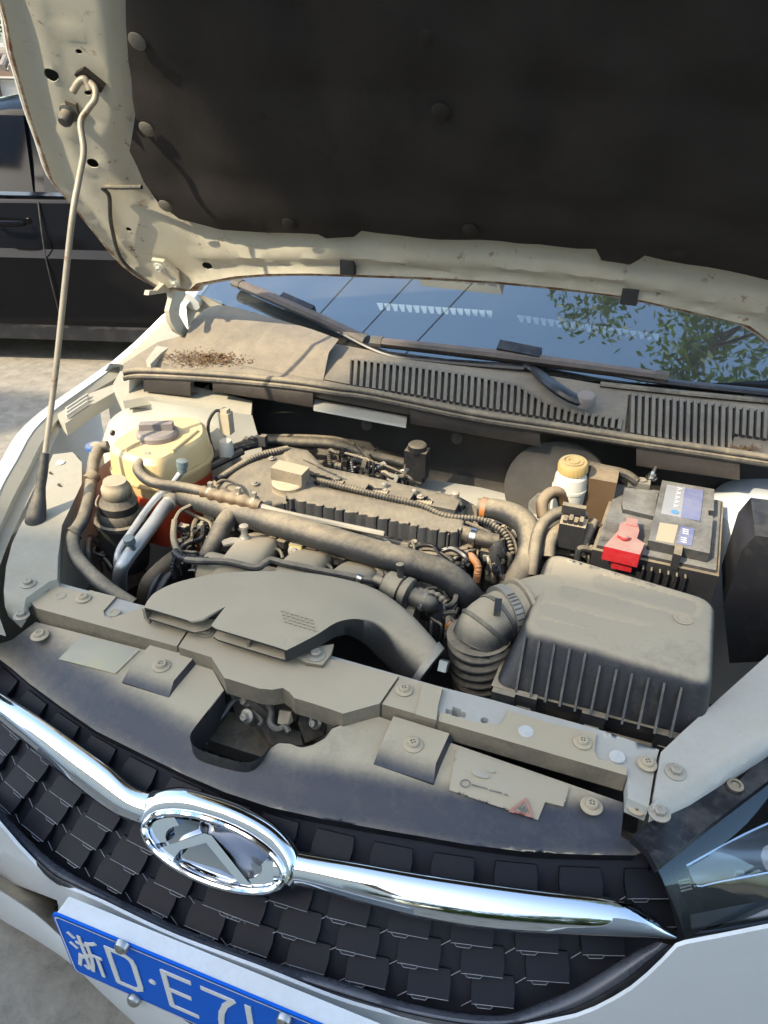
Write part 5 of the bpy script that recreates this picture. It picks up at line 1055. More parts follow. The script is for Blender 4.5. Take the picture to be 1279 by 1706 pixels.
# pulley side
pc = U(292, 985, z=.74); m = MB(); m.lathe([(.07, -.012), (.072, -.010), (.072, -.006), (.066, -.002), (.066, .002), (.072, .006), (.072, .012), (.06, .014), (.02, .008), (.001, .008)], pc, (-1, .1, .15), 36); m.build('pulley', MT['battery_case'], eng)
m = MB(); m.tube(T3([(300, 925, .82), (268, 950, .80), (247, 975, .78), (241, 1005, .74)]), .0165, seg=12); m.build('radiator_hose', MT['rubber_brown'], eng)
m = MB(); m.prism(T3([(300, 870, .84), (350, 880, .84), (345, 925, .80), (310, 915, .80)]), (0, .02, -.05)); m.build('engine_mount', MT['bay_dark'], eng, bev=.006)
for k in range(22):       # odds and ends deep between pipe and cover
    px, py = random.uniform(470, 800), 0; t = (px-470)/330; py = 880+t*70+random.uniform(-6, 14)
    m = MB(); c = U(px, py, z=.83+random.uniform(-.02, .012)); e = c+Vector((random.uniform(-.03, .03), random.uniform(-.02, .02), random.uniform(-.05, -.02)))
    m.tube([c, c.lerp(e, .5)+Vector((.006, .006, .006)), e], random.uniform(.003, .007), seg=7); m.build('wiring', MT[random.choice(['rubber', 'rubber_dark', 'plastic_mid'])], eng)
# right-hand hose set
m = MB(); m.tube(T3([(764, 884, .893), (786, 893, .893), (806, 898, .892), (828, 903, .888)]), [.012, .0145, .0145, .0145], seg=14); tj = m.build('thermostat_hose', MT['rubber_dark'], eng)
m = MB(); m.tube(T3([(826, 898, .893), (827, 925, .865), (820, 965, .81), (810, 1000, .76)]), [.0155, .0155, .018, .018], seg=14); m.build('hose_leg', MT['rubber'], tj); clampring(U(788, 894, z=.893), (U(806, 898, z=.892)-U(786, 893, z=.893)), .0148, tj, 'satin_metal')
m = MB(); m.tube(T3([(796, 846, .893), (822, 848, .896), (850, 856, .90), (874, 872, .90), (884, 900, .895), (880, 930, .88), (866, 958, .865), (848, 985, .845), (838, 1010, .80)]), [.018, .020, .0225, .0225, .0225, .0225, .0225, .021, .02], seg=16); hh = m.build('heater_hose', MT['rubber'], eng); clampring(U(806, 846, z=.894), (1, 0, 0), .0185, hh, 'orange_plastic')
m = MB(); m.tube(T3([(850, 930, .85), (856, 955, .83), (850, 990, .80)]), .016, seg=12); m.tube(T3([(770, 905, .855), (790, 918, .855), (804, 910, .86)]), .008, seg=10); m.build('bypass_hose', MT['rubber_dark'], eng)
for px, py, z_ in ((812, 925, .86), (850, 900, .865), (838, 940, .84)):
    m = MB(); m.box(U(px, py, z=z_), (.012, .010, .014)); m.build('sensor', MT['plastic_mid'], eng, bev=.003)
m = MB(); m.box(U(808, 930, z=.83), (.007, .004, .022)); m.build('bright_bracket', MT['zinc_dusty'], eng, bev=.001)
# ---------------------------------------------------------------- pipes and plug on the bulkhead (parts of the car)
def bulk(px, py, y_=1.0): return U(px, py, y=y_)
m = MB(); m.tube([bulk(404, 742, .95), bulk(436, 735, .98), bulk(500, 737, 1.0), bulk(556, 741, 1.02), bulk(612, 757, 1.02), bulk(690, 776, 1.0)], .0115, seg=12, n=5); m.tube([bulk(440, 728, 1.03), bulk(500, 728, 1.04), bulk(560, 732, 1.05), bulk(590, 742, 1.05)], .007, seg=8); m.build('bulkhead_pipe', MT['rubber_dark'], car)
m = MB(); m.tube([bulk(300, 792, .80), bulk(352, 765, .86), bulk(400, 745, .92), bulk(430, 738, .95)], [.015, .015, .013, .011], seg=10); m.tube([bulk(290, 806, .76), bulk(330, 788, .80), bulk(404, 752, .90)], .008, seg=8); m.build('wiring_trunk', MT['rubber_dark'], car)
for k in range(4):
    m = MB(); c = bulk(412+k*9, 738-k*1.5, .945); m.box(c, (.007, .007, .012)); m.build('trunk_connector', MT['engine_cover'], car, bev=.002)
m = MB(); c = bulk(694, 772, 1.0); m.box(c, (.024, .016, .034)); m.lathe([(.020, .03), (.020, .045), (.017, .048), (.001, .048)], c, (0, 0, 1), 18); sv = m.build('vacuum_sensor', MT['plastic_mid'], car, bev=.004)
m = MB(); m.box(c+Vector((0, -.004, -.040)), (.016, .010, .006)); m.build('sensor_foot', MT['clip_dusty'], sv, bev=.002)
m = MB(); m.tube([bulk(665, 800, .99), bulk(640, 798, .99), bulk(615, 792, .99)], .007, seg=8); m.tube([bulk(596, 745, 1.02), bulk(625, 775, 1.0), bulk(660, 805, .98), bulk(672, 812, .98)], .005, seg=8); m.build('vacuum_pipe', MT['rubber_dark'], car)
m = MB(); cc = [bulk(x_, y_, .93) for x_, y_ in ((552, 774), (575, 778), (600, 782), (626, 784))]; m.tube(cc, [.006, .009, .010, .007], seg=10, rib=(.012, .0012)); cl = m.build('lambda_connector', MT['engine_cover'], car)
for px, py in ((576, 770), (598, 768), (612, 780), (622, 776)):
    m = MB(); m.box(bulk(px, py, .925), (.007, .006, .008)); m.build('connector_tab', MT['engine_cover'], cl, bev=.0015)
for k in range(5): 
    m = MB(); a = bulk(560+k*14, 770-k*2, .94); b = bulk(540+k*22, 735+k*3, 1.05); m.tube([a, a.lerp(b, .5)+Vector((random.uniform(-.02, .02), 0, -.01)), b], .0022, seg=6); m.build('wire', MT['rubber_dark'], car)
# ---------------------------------------------------------------- coolant tank
ct = thing('coolant_tank', U(262, 790, z=.75), 'amber coolant expansion tank with grey screw cap', 'tank')
top = T3([(177, 741, .955), (232, 709, .955), (300, 693, .955), (340, 700, .955), (346, 727, .950), (300, 753, .950), (258, 775, .950), (200, 760, .952)])
top = [Vector(p) for p in crom([tuple(p.lerp(q, t_)) for p, q in zip(top, top[1:]+top[:1]) for t_ in (.22, .78)], 4, True)]
c0 = sum(top, Vector())/len(top)
def ringo(s_, dz): return [c0+(p-c0)*s_+Vector((0, 0, dz)) for p in top]
m = MB(); m.loft([ringo(1.04, -.046), ringo(1.03, -.03), ringo(1.0, -.006), ringo(.9, .004)]); 
orient(m).build('upper_shell', MT['tank'], ct, bev=.006, bseg=3)
m = MB(); m.loft([ringo(1.075, -.058), ringo(1.085, -.056), ringo(1.085, -.050), ringo(1.07, -.047)]); orient(m).build('seam_flange', MT['tank'], ct, bev=.001)
m = MB(); m.loft([ringo(.98, -.086), ringo(1.0, -.082), ringo(1.02, -.06)]); orient(m).build('lower_shell', MT['tank'], ct, bev=.004)
m = MB(); m.loft([ringo(.9, -.20), ringo(.97, -.19), ringo(1.0, -.0835)]); orient(m).build('coolant_level', MT['coolant_red'], ct, bev=.004)
for a_, b_ in (((208, 752), (250, 724)), ((286, 752), (328, 718))):
    m = MB(); m.tube([U(*a_, z=.957), U(*b_, z=.957)], .004, seg=8); m.build('shell_rib', MT['tank'], ct)
cc = U(262, 722, z=.962); m = MB(); m.lathe([(.040, -.012), (.041, -.004), (.041, .004), (.037, .009), (.01, .010), (.001, .010)], cc, (0, 0, 1), 36); cp = m.build('tank_cap', MT['cap_grey'], ct)
m = MB(); m.bar(cc+Vector((-.030, -.012, .014)), cc+Vector((.030, .014, .016)), .018, .016); m.build('cap_grip', MT['cap_grey'], cp, bev=.006, bseg=3)
m = MB(); m.tube(T3([(180, 744, .94), (166, 748, .937), (157, 765, .93), (153, 790, .915), (148, 830, .90), (138, 865, .895), (122, 893, .885), (126, 925, .875), (150, 955, .87), (185, 985, .865), (222, 1008, .85)]), [.012, .012, .0115, .0115, .012, .0115, .0115, .0125, .0125, .0125, .012], seg=14); fh = m.build('overflow_hose', MT['rubber'], ct)
clampring(U(152, 797, z=.913), (-.1, -1, -.2), .0125, fh, 'rubber_brown', w=.02); clampring(U(123, 890, z=.886), (-.3, -1, -.2), .0135, fh, 'rubber_dark', w=.008)
m = MB(); m.tube(T3([(252, 762, .945), (238, 768, .945), (229, 780, .942), (240, 796, .938), (262, 806, .935), (300, 811, .93), (345, 820, .93)]), .0098, seg=12); rh = m.build('return_hose', MT['rubber'], ct)
m = MB(); m.tube(T3([(338, 819, .93), (360, 825, .93), (400, 834, .93), (436, 844, .928)]), [.0105, .013, .0125, .0115], seg=12, rib=(.022, .0015)); m.build('hose_joint', MT['rubber_brown'], rh)
for px, py in ((352, 821), (398, 830), (424, 838)):
    clampring(U(px, py, z=.93), (U(436, 844, z=.928)-U(338, 819, z=.93)), .0125, rh, 'zinc_dusty', w=.006); m = MB(); m.box(U(px, py, z=.93)+Vector((0, 0, .016)), (.004, .004, .006)); m.build('clamp_ear', MT['zinc_dusty'], rh, bev=.001)
m = MB(); m.tube(T3([(434, 843, .928), (480, 856, .922), (560, 873, .905), (640, 890, .90)]), .0055, seg=8); m.build('steel_line', MT['zinc_dusty'], rh)
clampring(U(246, 763, z=.946), (-.7, -.6, 0), .0105, rh, 'zinc_dusty')
# ---------------------------------------------------------------- dark filler reservoir, washer cap
ps = thing('steering_reservoir', U(200, 850, z=.70), 'dusty black reservoir with ribbed screw cap beside the coolant tank', 'reservoir')
pcn = U(195, 826, z=.905); m = MB(); m.lathe([(.040, -.16), (.046, -.13), (.046, -.05), (.042, -.035), (.036, -.028), (.036, -.012), (.030, -.006), (.026, .0), (.001, .0)], pcn, (.05, 0, 1), 32); m.build('bottle', MT['rubber_dark'], ps)
m = MB(); m.lathe([(.0255, 0), (.0265, .002, .025), (.0265, .020, .025), (.024, .024), (.022, .030), (.021, .034), (.001, .035)], pcn, (.05, 0, 1), 44); k_ = m.build('screw_cap', MT['plastic_full'], ps)
m = MB(); m.lathe([(.047, -.055), (.050, -.054), (.050, -.046), (.046, -.044)], pcn, (.05, 0, 1), 32); m.build('neck_ring', MT['rubber'], ps)
m = MB(); m.tube(T3([(165, 825, .88), (160, 842, .87), (178, 858, .86), (190, 868, .85), (207, 882, .835)]), .0022, seg=6); m.build('retaining_wire', MT['zinc_dusty'], ps)
wf = thing('washer_filler', U(158, 748, z=.8), 'small blue washer filler cap behind the wing rail', 'filler cap')
wc_ = U(157, 744, z=.905); m = MB(); m.lathe([(.013, -.10), (.013, -.004)], wc_, seg=20); m.build('neck', MT['bottle_white'], wf)
m = MB(); m.lathe([(.018, -.005), (.0185, .0), (.0175, .004), (.010, .0055), (.001, .0055)], wc_, seg=24); m.build('cap', MT['blue_cap'], wf)
m = MB(); m.lathe([(.011, .0056), (.011, .0064), (.001, .0066)], wc_+Vector((.003, .001, 0)), seg=16); m.build('cap_disc', MT['label_white'], wf)
# ---------------------------------------------------------------- refrigerant pipes
for nm, pts, r_, lab_ in (('refrigerant_pipe', [(288, 812, .92), (268, 822, .915), (244, 850, .90), (220, 885, .885), (200, 915, .87), (195, 940, .85), (198, 985, .78)], .0068, 'thin silver refrigerant pipe by the black reservoir'), ('refrigerant_pipe', [(300, 820, .90), (279, 838, .90), (258, 868, .89), (236, 898, .88), (212, 930, .868), (200, 955, .845), (200, 1000, .76)], .0125, 'thick silver refrigerant pipe with a teal valve cap')):
    q = T3(pts); t = thing(nm, q[-1], lab_, 'pipe'); m = MB(); m.tube(q, r_, seg=12, n=6); m.build('tube', MT['alu_pipe'], t); m = MB(); m.tube([q[0], q[1]], r_*1.35, seg=12); m.build('fitting', MT['zinc_dusty'], t)
    if r_ > .01:
        for px, py, z_ in ((217, 905, .895),):
            c = U(px, py, z=z_); m = MB(); m.lathe([(.006, -.02), (.006, .0)], c, (0, -.2, 1), 12); m.build('valve_stem', MT['alu_pipe'], t); m = MB(); m.lathe([(.0095, 0), (.010, .004), (.0095, .013), (.006, .015), (.001, .015)], c, (0, -.2, 1), 16); m.build('valve_cap', MT['teal_cap'], t)
t = thing('charge_port', U(290, 805, z=.88), 'silver service port with grey teal cap beside the coolant tank', 'valve'); m = MB(); m.tube(T3([(283, 812, .91), (292, 800, .925), (302, 786, .94)]), .006, seg=10); m.build('stem', MT['alu_pipe'], t)
c = U(303, 781, z=.945); m = MB(); m.lathe([(.009, -.006), (.009, .004), (.011, .005), (.011, .017), (.007, .019), (.001, .019)], c, (.1, .1, 1), 16); m.build('cap', MT['teal_cap'], t)
# ---------------------------------------------------------------- turret sensor
t = thing('turret_sensor', U(378, 735, z=.86), 'small grey sensor with looped black lead behind coolant tank', 'sensor')
c = U(377, 704, z=.945); m = MB(); m.box(c, (.012, .010, .024)); m.box(c+Vector((0, 0, .026)), (.008, .008, .006)); m.build('body', MT['label_white'], t, bev=.003)
m = MB(); m.lathe([(.016, -.03), (.016, .0), (.013, .012), (.001, .013)], U(376, 742, z=.90), seg=18); m.build('pump_cap', MT['bottle_white'], t)
m = MB(); m.tube([c+Vector((-.002, -.004, .026)), c+Vector((-.02, -.006, .026)), c+Vector((-.036, -.012, .0)), c+Vector((-.034, -.02, -.03)), c+Vector((-.02, -.03, -.06))], .0035, seg=8); m.build('lead', MT['rubber_dark'], t)
# ---------------------------------------------------------------- intake snorkel
sn = thing('intake_snorkel', U(450, 1010, z=.87), 'dusty flat air intake snorkel bolted over the crossmember', 'air duct')
st = [((240, 1021, .917), (480, 1094, .917), .0125), ((247, 1008, .918), (503, 1083, .918), .0130), ((262, 994, .919), (532, 1068, .919), .0135), ((300, 979, .920), (562, 1050, .919), .015), ((370, 967, .921), (585, 1046, .918), .018), ((460, 967, .921), (603, 1050, .915), .023), ((545, 979, .918), (622, 1060, .909), .030), ((620, 1001, .911), (638, 1078, .900), .037), ((675, 1034, .901), (652, 1100, .890), .041), ((710, 1066, .890), (672, 1124, .880), .043), ((733, 1094, .878), (692, 1144, .870), .043)]
rings = []
for i, (L_, R__, h) in enumerate(st):
    a = U(L_[0], L_[1], z=L_[2]-h); b = U(R__[0], R__[1], z=R__[2]-h); nx_ = st[min(i+1, len(st)-1)]; pv_ = st[max(i-1, 0)]
    cen = lambda s_: (U(s_[0][0], s_[0][1], z=s_[0][2])+U(s_[1][0], s_[1][1], z=s_[1][2]))/2
    d = (cen(nx_)-cen(pv_)).normalized(); sd = (b-a); w = sd.length/2; sd.normalize(); up = d.cross(sd).normalized()
    if up.z < 0: up = -up
    ne = lerp(14, 2.2, sst(2, 9.0, i)); ring = []
    for k in range(56):
        half = k < 28; w_ = (2*(k+.5)/28-1) if half else (1-2*(k-28+.5)/28); v_ = .55*w_+.45*math.sin(math.pi/2*w_)
        ss = max(0, 1-abs(v_)**ne)**(1/ne)*(1 if half else -1)
        p = (a+b)/2+sd*(w*v_)+up*(h*ss)
        if i <= 2: p += d*((.046, .034, .012)[i]*math.exp(-((v_+.14)/.075)**4))
        ring.append(p)
    rings.append(ring)
fine = []
for i in range(len(rings)-1):
    for k in range(4):
        t_ = k/4; g = lambda j: rings[min(max(j, 0), len(rings)-1)]
        fine.append([Vector(.5*(2*b_+(c_-a_)*t_+(2*a_-5*b_+4*c_-d_)*t_*t_+(3*b_-a_-3*c_+d_)*t_**3) for a_, b_, c_, d_ in zip(p0, p1, p2, p3)) for p0, p1, p2, p3 in zip(g(i-1), g(i), g(i+1), g(i+2))])
fine.append(rings[-1])
def shrink(r, f): 
    c = sum(r, Vector())/len(r); return [c+(p-c)*f for p in r]
def inset(r, t):
    c = sum(r, Vector())/len(r); ax = (r[27]-r[0]).normalized(); return [p-(ax*(1 if (p-c).dot(ax) > 0 else -1)*t if abs((p-c).dot(ax)) > .01 else Vector())-Vector((0, 0, t*(1 if p.z > c.z else -1))) for p in r]
inn_ = [inset(r, .003) for r in fine[:8]]
m = MB(); m.loft(inn_[::-1]+fine, cap0=True, cap1=True); orient(m); m.build('duct_body', MT['snorkel'], sn, ang=60)
R9, R8 = rings[-1], fine[-3]
m = MB(); m.loft([shrink(R8, 1.0), shrink(R8, 1.10), [p.lerp(q, .9) for p, q in zip(shrink(R8, 1.10), shrink(R9, 1.10))], shrink(R9, 1.0)], cap0=False, cap1=False); orient_late = m; m.build('hose_clamp', MT['zinc_dusty'], sn)
m = MB(); m.bar(U(741, 1100, z=.885), U(737, 1118, z=.872), .012, .016); m.build('clamp_screw', MT['satin_metal'], sn, bev=.003)
m = MB(); m.prism(T3([(486, 1092, .884), (520, 1078, .884), (556, 1073, .884), (551, 1090, .884), (537, 1108, .884), (510, 1104, .884)]), (0, 0, -.006)); lg = m.build('mounting_lug', MT['plastic_full'], sn, bev=.0015)
clipat(526, 1092, .884, BOLT_Z, lg, 1.1, 'bolt')
m = MB(); m.box(U(420, 1067, z=.898), (.002, .012, .007)); m.build('mouth_divider', MT['plastic_full'], sn)
m = MB(); m.prism(T3([(236, 1012, .905), (248, 1004, .905), (256, 993, .905), (262, 996, .905), (246, 1022, .905)]), (0, 0, -.022)); m.build('end_lug', MT['plastic_full'], sn, bev=.001)
# ---------------------------------------------------------------- air filter box
ab = thing('air_filter_box', U(1010, 1150, z=.72), 'large dust-covered air filter box with ribbed front', 'air box')
tBL, tBR, tFR, tFL = U(915, 916, z=.938), U(1192, 998, z=.934), U(1188, 1142, z=.928), U(872, 1046, z=.928)
bFL, bFR = U(824, 1140, z=.856), U(1172, 1232, z=.856); bBL = Vector((tBL.x-.012, tBL.y+.02, .856)); bBR = Vector((tBR.x+.012, tBR.y+.02, .856))
def rquad(c4, r, n=6):
    out = []
    for i in range(4):
        p, a_, b_ = c4[i], c4[i-1], c4[(i+1) % 4]; u_ = p+(a_-p).normalized()*r; v_ = p+(b_-p).normalized()*r
        for k in range(n+1): t = k/n; out.append(u_*(1-t)**2+p*(2*t*(1-t))+v_*t*t)
    return out
tq, bq = [tBL, tFL, tFR, tBR], [bBL, bFL, bFR, bBR]; cT = sum(tq, Vector())/4; rf_ = .013
rgs = [rquad(bq, .022), rquad([b_.lerp(t_, .5) for t_, b_ in zip(tq, bq)], .026)]
for k in range(7):
    an = R_(k*15); rgs.append(rquad([t_+(b_-t_).normalized()*rf_*(1-math.sin(an))+(cT-t_).normalized()*rf_*1.3*(1-math.cos(an)) for t_, b_ in zip(tq, bq)], .028-.004*k/6))
m = MB(); m.loft(rgs); lid = orient(m).build('lid', MT['lid_plastic'], ab, ang=60)
ltop = rgs[-1]
fn = (tFR-tFL).cross(bFL-tFL).normalized(); fn = fn if fn.y < 0 else -fn
ribs_t = [355, 410, 467, 525, 585, 640, 703, 762, 825, 885, 950]; ribs_ty = [368, 382, 397, 413, 430, 477, 493, 508, 524, 543, 560]; ribs_b = [(322, 585), (378, 597), (433, 613), (488, 630), (545, 648), (605, 660), (665, 680), (723, 697), (785, 715), (846, 732), (906, 747)]
for tx, ty, (bx_, by_) in zip(ribs_t, ribs_ty, ribs_b):
    p = UP(720+tx/2.288, 900+ty/2.288, tFL, fn); q = UP(720+bx_/2.288, 900+by_/2.288, tFL, fn); sx = (tFR-tFL).normalized()*.0016
    m = MB(); m.prism([p-fn*.004-sx, q-fn*.004-sx, q+fn*.012-sx, p+fn*.004-sx], sx*2); m.build('lid_rib', MT['rib_plastic'], lid, bev=.0005)
m = MB(); ro = [bBL, bFL, bFR, bBR]; cR = sum(ro, Vector())/4; R1 = [cR+(p-cR)*1.03+Vector((0, 0, 0)) for p in ro]; m.loft([[p-Vector((0, 0, .014)) for p in R1], [p+Vector((0, 0, -.001)) for p in R1]]); orient(m).build('lid_rim', MT['plastic'], lid, bev=.003)
# pressed grooves on the lid: raised lands between them
topn = (tFL-tBL).cross(tBR-tBL).normalized(); topn = topn if topn.z > 0 else -topn
def tp(px, py, h=0): return UP(px, py, tBL+topn*h, topn)
gro = [((1000, 968), (1150, 1012)), ((945, 986), (1160, 1045)), ((900, 1012), (1150, 1080)), ((895, 1040), (1140, 1105))]
def gz(px, py): return -.006*sum(math.exp(-(segd((px, py), a, b)/8)**4) for a, b in gro)
cl_ = sum(ltop, Vector())/len(ltop); lo_px = [to_px(cl_+(p-cl_)*1.0) for p in ltop]
def lz(px, py):
    e = sst(0, 14, polyd((px, py), lo_px+[lo_px[0]])); return .0004+.0006*e+gz(px, py)*e
m = MB(); m.sheet(lo_px, [], lambda px, py: tp(px, py, lz(px, py)), 6, up=topn, thick=.0008); lt_ = m.build('lid_top', MT['plastic_full'], lid, ang=60)
m = MB(); m.loft([[cR+(p-cR)*.93+Vector((0, 0, -.20)) for p in ro], [cR+(p-cR)*.985+Vector((0, 0, -.012)) for p in ro]]); base = orient(m).build('base', MT['plastic_mid'], ab, bev=.008)
for k, z_ in enumerate((-.034, -.056, -.085)):
    m = MB(); a, b = bFL+Vector((0, -.006, z_)), bFR+Vector((0, -.006, z_)); m.bar(a.lerp(b, .02), a.lerp(b, .99), .010, .006); m.build('base_ledge', MT['plastic_mid'], base, bev=.0015)
for px, py in ((840, 1163), (876, 1167), (988, 1198), (1110, 1232)):
    m = MB(); c = U(px, py, z=.842)+fn*.012; m.box(c, (.016, .005, .014)); m.box(c+Vector((0, -.003, -.016)), (.010, .004, .010)); m.build('lid_clip', MT['plastic_mid'], base, bev=.002)
# ---------------------------------------------------------------- bellows duct
du = thing('bellows_duct', U(800, 1110, z=.75), 'corrugated rubber intake duct with worm clamp beside air filter box', 'air duct')
q = T3([(925, 1000, .893), (885, 1008, .893), (850, 1020, .892), (824, 1034, .890), (806, 1050, .882), (799, 1066, .868)]); m = MB(); m.tube(q[:3], [.044, .043, .042], seg=28, n=5); m.build('box_neck', MT['plastic_full'], du)
m = MB(); m.tube(q[1:], [.0395, .040, .0405, .0415, .0425], seg=28, n=7); el = m.build('elbow', MT['snorkel'], du, ang=60)
m = MB(); m.tube([q[-1]+Vector((-.002, 0, .010)), q[-1]+Vector((.0, 0, -.02)), q[-1]+Vector((.006, .004, -.06)), q[-1]+Vector((.016, .012, -.14))], .0445, seg=30, n=8, rib=(.0165, .0045)); m.build('bellows', MT['rubber'], du, ang=80)
for t_, rr_ in ((3, .0412), (4, .0428)):
    dd_ = (q[min(t_+1, 5)]-q[t_-1]).normalized(); m = MB(); m.lathe([(rr_-.003, -.004), (rr_+.0012, -.003), (rr_+.0016, 0), (rr_+.0012, .003), (rr_-.003, .004)], q[t_]-dd_*.004, dd_, 36); m.build('elbow_band', MT['rubber'], el)
m = MB(); m.prism([q[4]+Vector((-.012, -.040, .004)), q[4]+Vector((.012, -.040, .010)), q[4]+Vector((.020, -.046, -.012)), q[4]+Vector((-.008, -.048, -.014))], (0, .008, 0)); m.build('elbow_tab', MT['rubber'], el, bev=.002)
ax = (q[2]-q[1]).normalized(); cm = MB(); cm.lathe([(.0415, -.007), (.0465, -.007), (.0465, .007), (.0415, .007)], q[2]+ax*.010, ax, 40); co = cm.build('worm_clamp', MT['zinc_dusty'], du)
F_ = frame(ax)
for k in range(16):
    an = R_(-62+k*9); e = Vector((0, -math.cos(an), math.sin(an))); e = (e-ax*e.dot(ax)).normalized(); m = MB(); m.bar(q[2]+ax*.004+e*.0468, q[2]+ax*.016+e*.0468, .0022, .0016, up=e); m.build('clamp_slot', MT['rubber_dark'], co)
m = MB(); c = U(816, 1006, z=.938); m.bar(c+Vector((.010, .012, .0)), c+Vector((.014, -.014, -.004)), .010, .010); m.build('clamp_screw', MT['satin_metal'], co, bev=.003)
m = MB(); m.lathe([(.044, -.004), (.049, -.003), (.049, .003), (.044, .004)], q[1]+ax*.022, ax, 36); m.build('neck_flange', MT['plastic_full'], du)
# ---------------------------------------------------------------- battery
bt = thing('battery', U(1100, 900, z=.74), 'black car battery with red terminal cover and worn label', 'battery')
A0, A1, A2, A3 = T3([(1029, 806, .915), (1201, 834, .915), (1193, 950, .915), (994, 908, .915)])
m = hexa([A0, A3, A2, A1], [p-Vector((0, 0, .17)) for p in (A0, A3, A2, A1)]); orient(m).build('case', MT['battery_case'], bt, bev=.004)
def brk(poly, z, h, name, mm, bev=.002, par=None):
    m = MB(); m.prism(pz(poly, z), (0, 0, -h)); return m.build(name, MT[mm], par or bt, bev=bev)
lidb = brk([(1103, 800), (1190, 815), (1189, 851), (1180, 850), (1180, 858), (1188, 860), (1182, 922), (1080, 900)], .934, .018, 'lid', 'battery_case', .003)
brk([(1040, 812), (1097, 818), (1089, 860), (1038, 848), (1036, 838)], .924, .008, 'lid_plate', 'battery_case', .002)
brk([(1010, 868), (1086, 884), (1080, 902), (1003, 900)], .916, .003, 'terminal_recess', 'ink', .001)
lb_ = brk([(1111, 807), (1172, 817), (1166, 868), (1101, 855)], .9352, .0008, 'label', 'battery_label', 0, lidb)
brk([(1141, 812), (1172, 817), (1166, 868), (1134, 861)], .9360, .0006, 'label_panel', 'label_blue', 0, lidb)
brk([(1099, 870), (1130, 875), (1122, 905), (1092, 900)], .9352, .0008, 'label', 'label_white', 0, lidb); brk([(1134, 876), (1157, 881), (1152, 909), (1128, 905)], .9352, .0008, 'label', 'label_blue', 0, lidb)
m = MB(); m.lathe([(.0065, 0), (.0065, .0006), (.001, .0007)], U(1124, 853, z=.9362)); m.build('label_logo', MT['label_cyan'], lidb)
for k in range(5):     # white angular letters running up the label
    x_, y_ = 1126+k*1.6, 843-k*7.2; m = MB()
    for a, b in (((-4, 2), (4, 0)), ((4, 0), (-4, -2))): m.bar(U(x_+a[0], y_+a[1], z=.9365), U(x_+b[0], y_+b[1], z=.9365), .0018, .0005)
    m.build('label_letter', MT['plate_white'], lidb)
for a in ((1142, 884), (1139, 898)):
    m = MB()
    for k in range(3): m.bar(U(a[0]-5, a[1]-3+k*3.4, z=.9365), U(a[0]+5, a[1]-1+k*3.4, z=.9365), .0024, .0005)
    m.build('label_letter', MT['plate_white'], lidb)
rc_ = brk([(1032, 873), (1043, 868), (1062, 872), (1065, 884), (1061, 897), (1074, 905), (1066, 924), (1006, 910), (1024, 890), (1030, 884)], .936, .026, 'terminal_cover', 'red_plastic', .004)
brk([(1044, 861), (1063, 865), (1061, 877), (1042, 873)], .937, .010, 'cover_tab', 'red_plastic', .002, rc_); brk([(1020, 916), (1056, 924), (1055, 936), (1022, 929)], .912, .022, 'cover_skirt', 'red_plastic', .002, rc_)
m = MB(); m.tube(T3([(1031, 893, .938), (1040, 897, .941), (1047, 897, .938)]), .004, seg=8); m.build('cover_ridge', MT['red_plastic'], rc_)
c = U(1068, 806, z=.925); m = MB(); m.lathe([(.009, -.01), (.0085, .010), (.001, .010)], c, seg=16); m.box(c+Vector((-.004, 0, 0)), (.020, .009, .006)); m.build('terminal_clamp', MT['zinc_dusty'], bt, bev=.002)
m = MB(); m.lathe([(.004, 0), (.004, .03)], U(1083, 798, z=.925), (.15, 0, 1), 10); m.lathe([(.011, .004), (.011, .009), (.007, .010), (.007, .016)], U(1083, 800, z=.925), (.1, 0, 1), 6); m.build('clamp_bolt', MT['satin_metal'], bt)
m = MB(); m.tube(T3([(1060, 803, .93), (1040, 790, .94), (1005, 782, .945), (975, 775, .94), (940, 770, .93)]), .010, seg=10); m.build('earth_cable', MT['rubber_dark'], bt)
tray = MB(); P_ = [A0, A3, A2, A1]; cA = sum(P_, Vector())/4; tray.loft([[cA+(p-cA)*1.03+Vector((0, 0, -.17)) for p in P_], [cA+(p-cA)*1.06+Vector((0, 0, -.020)) for p in P_], [cA+(p-cA)*1.06+Vector((0, 0, -.006)) for p in P_]]); orient(tray).build('holder', MT['plastic_mid'], bt, bev=.003)
for k in range(6):
    m = MB(); c = A3.lerp(A2, .42+k*.07)+Vector((0, -.012, -.030)); m.box(c, (.0015, .006, .014)); m.build('holder_rib', MT['plastic_mid'], bt)
brk([(1125, 905), (1138, 908), (1135, 926), (1122, 922)], .936, .03, 'hold_down', 'plastic_mid', .002)
# ---------------------------------------------------------------- brake fluid reservoir
bf = thing('brake_fluid_reservoir', U(975, 860, z=.80), 'off-white brake fluid bottle with ribbed yellow cap', 'reservoir')
cB = U(955, 772, z=.975); m = MB(); m.lathe([(.0245, -.016), (.0275, -.015, .02), (.0275, .000, .02), (.025, .004), (.001, .0045)], cB, (-.05, -.1, 1), 48); bc_ = m.build('cap', MT['cap_yellow'], bf)
for r_ in (.018, .010): m = MB(); m.tube([cB+Vector((r_*math.cos(a), r_*math.sin(a), .0055)) for a in (2*math.pi*k/24 for k in range(25))], .0012, seg=6, smooth=False); m.build('cap_ring', MT['cap_yellow'], bc_)
m = MB(); m.lathe([(.03, -.10), (.031, -.055), (.0325, -.054), (.0325, -.049), (.031, -.048), (.029, -.025), (.023, -.018), (.023, -.006)], cB, seg=28); m.build('bottle', MT['bottle_white'], bf)
c = U(1003, 805, z=.94); m = MB(); m.box(c+Vector((.0, .02, -.04)), (.026, .028, .05)); m.build('rear_chamber', MT['rubber_brown'], bf, bev=.012, bseg=3)
